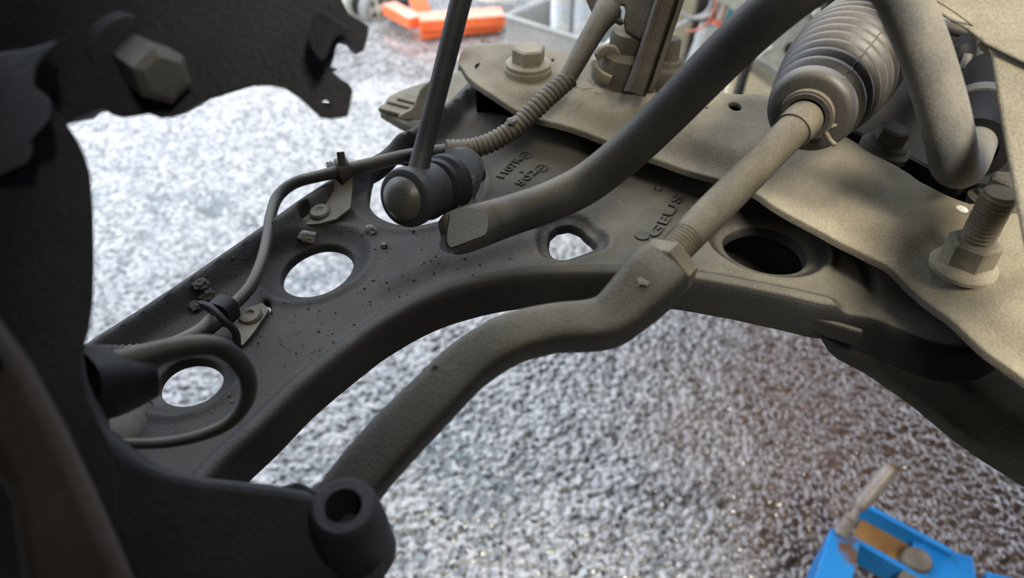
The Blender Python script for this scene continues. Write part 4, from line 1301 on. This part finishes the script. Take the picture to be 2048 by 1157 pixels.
mk('rusty_tip', lathe([(0.0001, 0), (0.0085, 0.0), (0.007, 0.003), (0.0001, 0.004)], h3_, dh, 18), M['rust'], bl)

# ================================================================== THE YARD BEHIND
tf = thing('orange_trolley', 'orange metal trolley frame on the ground beyond the drop link', 'trolley', Z(880, 60, -1.2))


def beam(a, b, w, hgt):
    a, b = np.asarray(a), np.asarray(b)
    d = unit(b - a); s = unit(np.cross(d, [0, 0, 1.0])); u = np.cross(s, d)
    return box((a + b) / 2, d * (np.linalg.norm(b - a) / 2), s * w, u * hgt)


za = -1.14
g0, g1, g2 = Z(836, 50, za), Z(1006, 38, za), Z(778, 16, za)
mk('cross_beam', beam(g0 + [0, .03, 0], g1 + [0, .03, 0], 0.055, 0.024), M['orange'], tf, bevel=0.006)
mk('side_beam', beam(g0 + [-.01, .03, 0], g2, 0.035, 0.024), M['orange'], tf, bevel=0.006)
mk('upright', slab([(806, -40), (832, -40), (862, 32), (858, 44), (836, 42), (826, 28)], lambda x, y: 3.28, np.array([0, 0.05, 0])), M['orange'], tf, bevel=0.006)
mk('foot', beam(Z(842, 66, -1.18), Z(1000, 50, -1.18), 0.03, 0.018), M['orange'], tf, bevel=0.004)
# caster
cw = thing('caster_wheel', 'grey spoked caster wheel beside the orange trolley', 'wheel', Z(748, 50, -1.2))
wc = D(750, 16, 3.32)
wax = unit(np.array([0.78, -0.60, 0.06]))
mk('tyre', lathe([(0.052, -0.028), (0.074, -0.028), (0.080, -0.018), (0.080, 0.018), (0.074, 0.028), (0.056, 0.028), (0.052, -0.028)], wc, wax, 40), M['tyre'], cw)
hubp = [(0.0001, -0.02), (0.055, -0.02), (0.055, 0.020), (0.050, 0.022), (0.046, 0.014), (0.022, 0.014), (0.020, 0.026), (0.0001, 0.027)]
mk('hub', lathe(hubp, wc, wax, 36), M['wheelgrey'], cw)
wx = unit(np.cross(wax, [0, 0, 1.0])); wy = np.cross(wax, wx)
for k in range(4):
    a = math.radians(45 + 90 * k)
    q = wc + (wx * math.cos(a) + wy * math.sin(a)) * 0.034 + wax * 0.0135
    mk('hub_hole', lathe([(0.0001, 0), (0.0125, 0), (0.0125, 0.0015), (0.0001, 0.002)], q, wax, 14), M['darkpipe'], cw)
cw2 = thing('caster_wheel', 'second grey wheel half hidden left of the spoked caster wheel', 'wheel', Z(708, 46, -1.2))
mk('tyre', lathe([(0.0001, -0.03), (0.070, -0.03), (0.080, -0.018), (0.080, 0.018), (0.072, 0.030), (0.0001, 0.030)], D(708, 6, 3.36), wax, 36), M['wheelgrey'], cw2)
mk('hub', lathe([(0.0001, 0.030), (0.045, 0.030), (0.040, 0.040), (0.0001, 0.042)], D(708, 6, 3.36), wax, 28), M['darkpipe'], cw2)
ax_ = thing('trolley_axle', 'dark axle block behind the caster wheel on the ground', 'axle', Z(770, 40, -1.2))
mk('axle_block', beam(D(785, -6, 3.62), D(830, 0, 3.68), 0.045, 0.05), M['darkpipe'], ax_, bevel=0.01)
mk('axle_foot', box(Z(795, 8, -1.17), (0.05, 0, 0), (0, 0.03, 0), (0, 0, 0.03)), M['darkpipe'], ax_, bevel=0.005)

# white lid
lc_ = Z(992, -18, -1.10)
wlid = thing('round_tub', 'white round lid lying on the orange trolley at the top edge', 'lid', lc_)
mk('lid_disc', lathe([(0.0001, 0.0), (0.105, 0.0), (0.115, 0.012), (0.0001, 0.014)], lc_, (0, 0, 1), 44), M['white'], wlid)
mk('lid_rim', lathe([(0.108, -0.006), (0.124, -0.006), (0.124, 0.02), (0.108, 0.02), (0.108, -0.006)], lc_, (0, 0, 1), 44), M['white'], wlid)

# grey storage bin
bn_ = thing('storage_bin', 'grey open plastic bin on the ground behind the far bolt', 'bin', Z(1100, 160, -1.19))
zt = -0.86
q0, q1 = Z(1010, 32, zt), Z(1185, 86, zt)
dvec = np.array([0.26, 0.20, 0.0])
sd = unit(q1 - q0)
back_ = np.array([-sd[1], sd[0], 0])
back_ = back_ if back_[1] > 0 else -back_
q1 = q1 + sd * 0.05
q2, q3 = q1 + back_ * 0.42, q0 + back_ * 0.42
for a, b in ((q0, q1), (q1, q2), (q2, q3), (q3, q0)):
    a0, b0 = a * [1, 1, 0], b * [1, 1, 0]
    d = unit(b - a); s = unit(np.cross(d, [0, 0, 1.0]))
    V = [a, b, b0 - d * 0.03 + [0, 0, .005], a0 + d * 0.03 + [0, 0, .005]]
    V = [np.asarray(v) for v in V] + [np.asarray(v) + s * 0.012 * -1 for v in V]
    wl2 = mk('bin_wall', (V, [(0, 1, 2, 3), (7, 6, 5, 4), (0, 4, 5, 1), (1, 5, 6, 2), (2, 6, 7, 3), (3, 7, 4, 0)]), M['bin'], bn_, bevel=0.002)
    mk('bin_rim', sweep([a, b], 0.007, n=12, smooth=2), M['bin'], wl2)
cc = (q0 + q2) / 2
mk('bin_floor', box((cc[0], cc[1], 0.012), unit(q1 - q0) * np.linalg.norm(q1 - q0) * 0.46, back_ * 0.19, np.array([0, 0, 0.005])), M['bin'], bn_)
# clear ribbed bottles in the bin
for i, (px, lab) in enumerate(((1120, 'left clear ribbed plastic bottle standing in the grey bin'), (1163, 'right clear ribbed plastic bottle standing in the grey bin'))):
    pb_ = Z(px, 68, -0.90)
    bo = thing('plastic_bottle', lab, 'bottle', (pb_[0], pb_[1], 0.03), 'clear bottles in the bin')
    prof_ = [(0.0001, 0.0)]
    for k in range(24):
        h_ = 0.29 + 0.012 * k
        prof_ += [(0.032, h_), (0.0305, h_ + 0.006)]
    prof_ = [(0.0001, 0.0), (0.029, 0.0), (0.032, 0.01), (0.032, 0.28)] + prof_[1:] + [(0.027, 0.585), (0.0001, 0.60)]
    mk('bottle_body', lathe(prof_, (pb_[0], pb_[1], 0.02), (0, 0, 1), 28), M['clear'], bo)
    mk('bottle_band', lathe([(0.030, 0.395), (0.0335, 0.395), (0.0335, 0.404), (0.030, 0.404), (0.030, 0.395)], (pb_[0], pb_[1], 0.02), (0, 0, 1), 28), M['white'], bo)
# crumpled clear wrap inside the bin
pf = Z(1065, 40, -0.95)
gx_, gy_ = np.linspace(-0.10, 0.10, 12), np.linspace(-0.10, 0.12, 12)
V = [(pf[0] + 0.01 + x, pf[1] + 0.12 + y, 0.33 + 0.07 * vnoise(np.array([x]), np.array([y]), 0.05, 90)[0]) for y in gy_ for x in gx_]
V += [(x, y, z - 0.01) for x, y, z in V]
Fc = [(j * 12 + i, j * 12 + i + 1, j * 12 + i + 13, j * 12 + i + 12) for j in range(11) for i in range(11)]
Fc += [tuple(k + 144 for k in q[::-1]) for q in Fc]
tag(mk('plastic_wrap', (V, Fc), M['clear'], None, sharp=20), 'crumpled pale plastic wrap lying in the grey bin', 'plastic wrap')
pt_ = thing('white_plank', 'white plank leaning behind the sleeve under the bracket', 'plank', Yp(1215, 250, 2.0))
mk('plank_body', beam(D(1190, 130, 2.35), D(1268, 60, 2.55), 0.012, 0.035), M['white'], pt_, bevel=0.003)
mk('plank_edge', beam(D(1200, 136, 2.33), D(1262, 84, 2.5), 0.006, 0.012), M['greypipe'], pt_, bevel=0.002)


def upright(y0, k=0.0):
    return lambda x, y: y0 / rays(x, y)[1] * (1 + k * (x - 1400) / 1000)


cbd = thing('cream_board', 'tall cream board leaning behind the mount strut', 'board', Yp(1380, 330, 2.05))
mk('board_sheet', slab([(1318, -60), (1412, -60), (1404, 20), (1390, 80), (1374, 150), (1362, 220), (1350, 345), (1240, 345), (1262, 200), (1270, 60), (1300, 0)], upright(2.05), np.array([0, 0.03, 0])), M['cream'], cbd, bevel=0.003)
mk('board_batten', slab([(1345, -60), (1356, -60), (1338, 80), (1330, 120), (1322, 120)], upright(2.03), np.array([0, 0.03, 0])), M['white'], cbd, bevel=0.003)


def pole(name, label, cat, a, b, r, mat, y0=2.3):
    p, q = Yp(*a, y0), Yp(*b, y0)
    d = unit(q - p)
    base = p + d * ((0.005 - p[2]) / d[2]) if d[2] < -0.2 else q
    t = thing(name, label, cat, base)
    mk('shaft', sweep([p, (p + base) / 2, base], r, n=16, smooth=3), mat, t)
    mk('end_collar', sweep([p, p + unit(base - p) * 0.04], r * 1.12, n=16, smooth=2), mat, t)


pole('grey_pipe', 'thick grey pipe standing right of the cream board', 'pipe', (1420, 52), (1376, 160), 0.024, M['greypipe'], 1.90)
pole('black_pole', 'black pole along the edge of the cream board', 'pole', (1408, -20), (1366, 150), 0.010, M['darkpipe'], 2.0)
pole('orange_pole', 'orange pole standing between dark and pinkish poles', 'pole', (1436, 42), (1414, 110), 0.013, M['orange'], 1.94)
pole('pink_pole', 'dull pink pole standing right of the orange pole', 'pole', (1452, 10), (1424, 90), 0.010, M['pinkpipe'], 1.955)
pole('teal_pole', 'teal pole behind the anti-roll bar', 'pole', (1466, 10), (1440, 80), 0.012, M['teal'], 2.02)
pole('dark_post', 'dark post standing beside the cream box', 'pole', (1500, 110), (1480, 182), 0.010, M['darkpipe'], 1.71)
dkb = thing('dark_board', 'dark board upright behind the coloured poles', 'board', Yp(1430, 330, 2.12))
mk('board_sheet', slab([(1400, -60), (1470, -60), (1450, 60), (1420, 160), (1400, 300), (1360, 300), (1380, 120)], upright(2.12), np.array([0, 0.02, 0])), M['darkpipe'], dkb, bevel=0.003)
mk('board_batten', slab([(1438, -60), (1450, -60), (1440, 60), (1432, 60)], upright(2.09), np.array([0, 0.02, 0])), M['pinkpipe'], dkb, bevel=0.003)
for i, (pts, m_, lab) in enumerate((
        ([(1425, -30), (1422, 8), (1408, 28), (1388, 36), (1362, 48), (1340, 62)], 'greypipe', 'upper grey wire loop hanging over the cream board'),
        ([(1436, -30), (1432, 10), (1414, 32), (1392, 37), (1368, 30), (1352, 14)], 'greypipe', 'lower grey wire loop hanging over the cream board'),
        ([(1432, 0), (1424, 30), (1410, 50), (1392, 60), (1372, 64)], 'redwire', 'thin red wire hanging below the grey loops'))):
    tag(mk('hanging_wire', sweep([Yp(x, y, 1.82 - 0.02 * i) for x, y in pts], 0.0045 if i < 2 else 0.003, n=8), M[m_]), lab, 'wire', 'wires hanging by the board')
pn = thing('plastic_sheet', 'pale grey plastic panel with rounded corner left of the bellows', 'panel', Yp(1560, 330, 1.7))
PN = [(1480, -70), (1700, -70), (1720, 200), (1640, 205), (1600, 185), (1570, 164), (1540, 144), (1514, 126), (1504, 113), (1506, 102), (1520, 90), (1540, 76), (1548, 60), (1530, 20)]
mk('panel_sheet', slab(PN, upright(1.7), np.array([0, 0.012, 0]), rnd=2), M['panel'], pn, bevel=0.003)
mk('panel_rim', sweep([Yp(x, y, 1.695) for x, y in [(1640, 190), (1600, 168), (1570, 150), (1542, 132), (1520, 117), (1524, 106), (1545, 94)]], 0.006, n=10), M['panel'], pn)
mk('push_clip', lathe([(0.0001, 0), (0.012, 0), (0.010, 0.008), (0.005, 0.010), (0.005, 0.02), (0.0001, 0.022)], Yp(1578, 95, 1.695), (0.2, -1, 0.2), 16), M['darkpipe'], pn)
mk('panel_tube', sweep([Yp(1627, 22, 1.68), Yp(1665, 26, 1.68)], 0.011, n=14, smooth=2), M['white'], pn)
mk('panel_slot', slab([(1640, 0), (1660, 0), (1660, 14), (1637, 14)], upright(1.685), np.array([0, 0.01, 0])), M['darkpipe'], pn)
cbx = thing('cream_box', 'cream cardboard box behind the subframe under the grey panel', 'box', Yp(1520, 330, 1.76))
mk('box_front', slab([(1505, 100), (1660, 100), (1660, 320), (1470, 320), (1478, 180), (1490, 120)], upright(1.76), np.array([0, 0.2, 0])), M['cream'], cbx, bevel=0.004)
mk('box_flap', slab([(1452, 178), (1462, 150), (1500, 118), (1490, 150), (1482, 182), (1470, 320), (1440, 320)], upright(1.74), np.array([0, 0.02, 0])), M['cream'], cbx, bevel=0.003)
gp_ = thing('pale_sheet', 'pale plastic sheet at the top edge above the coloured poles', 'sheet', Yp(1450, 330, 2.28))
mk('sheet_body', slab([(1420, -60), (1560, -60), (1520, -5), (1472, 24), (1440, 6), (1424, -4)], upright(1.985), np.array([0, 0.012, 0])), M['white'], gp_, bevel=0.003)
mk('sheet_stem', slab([(1480, 0), (1492, 0), (1480, 330), (1465, 330)], upright(2.0), np.array([0, 0.012, 0])), M['white'], gp_, bevel=0.003)
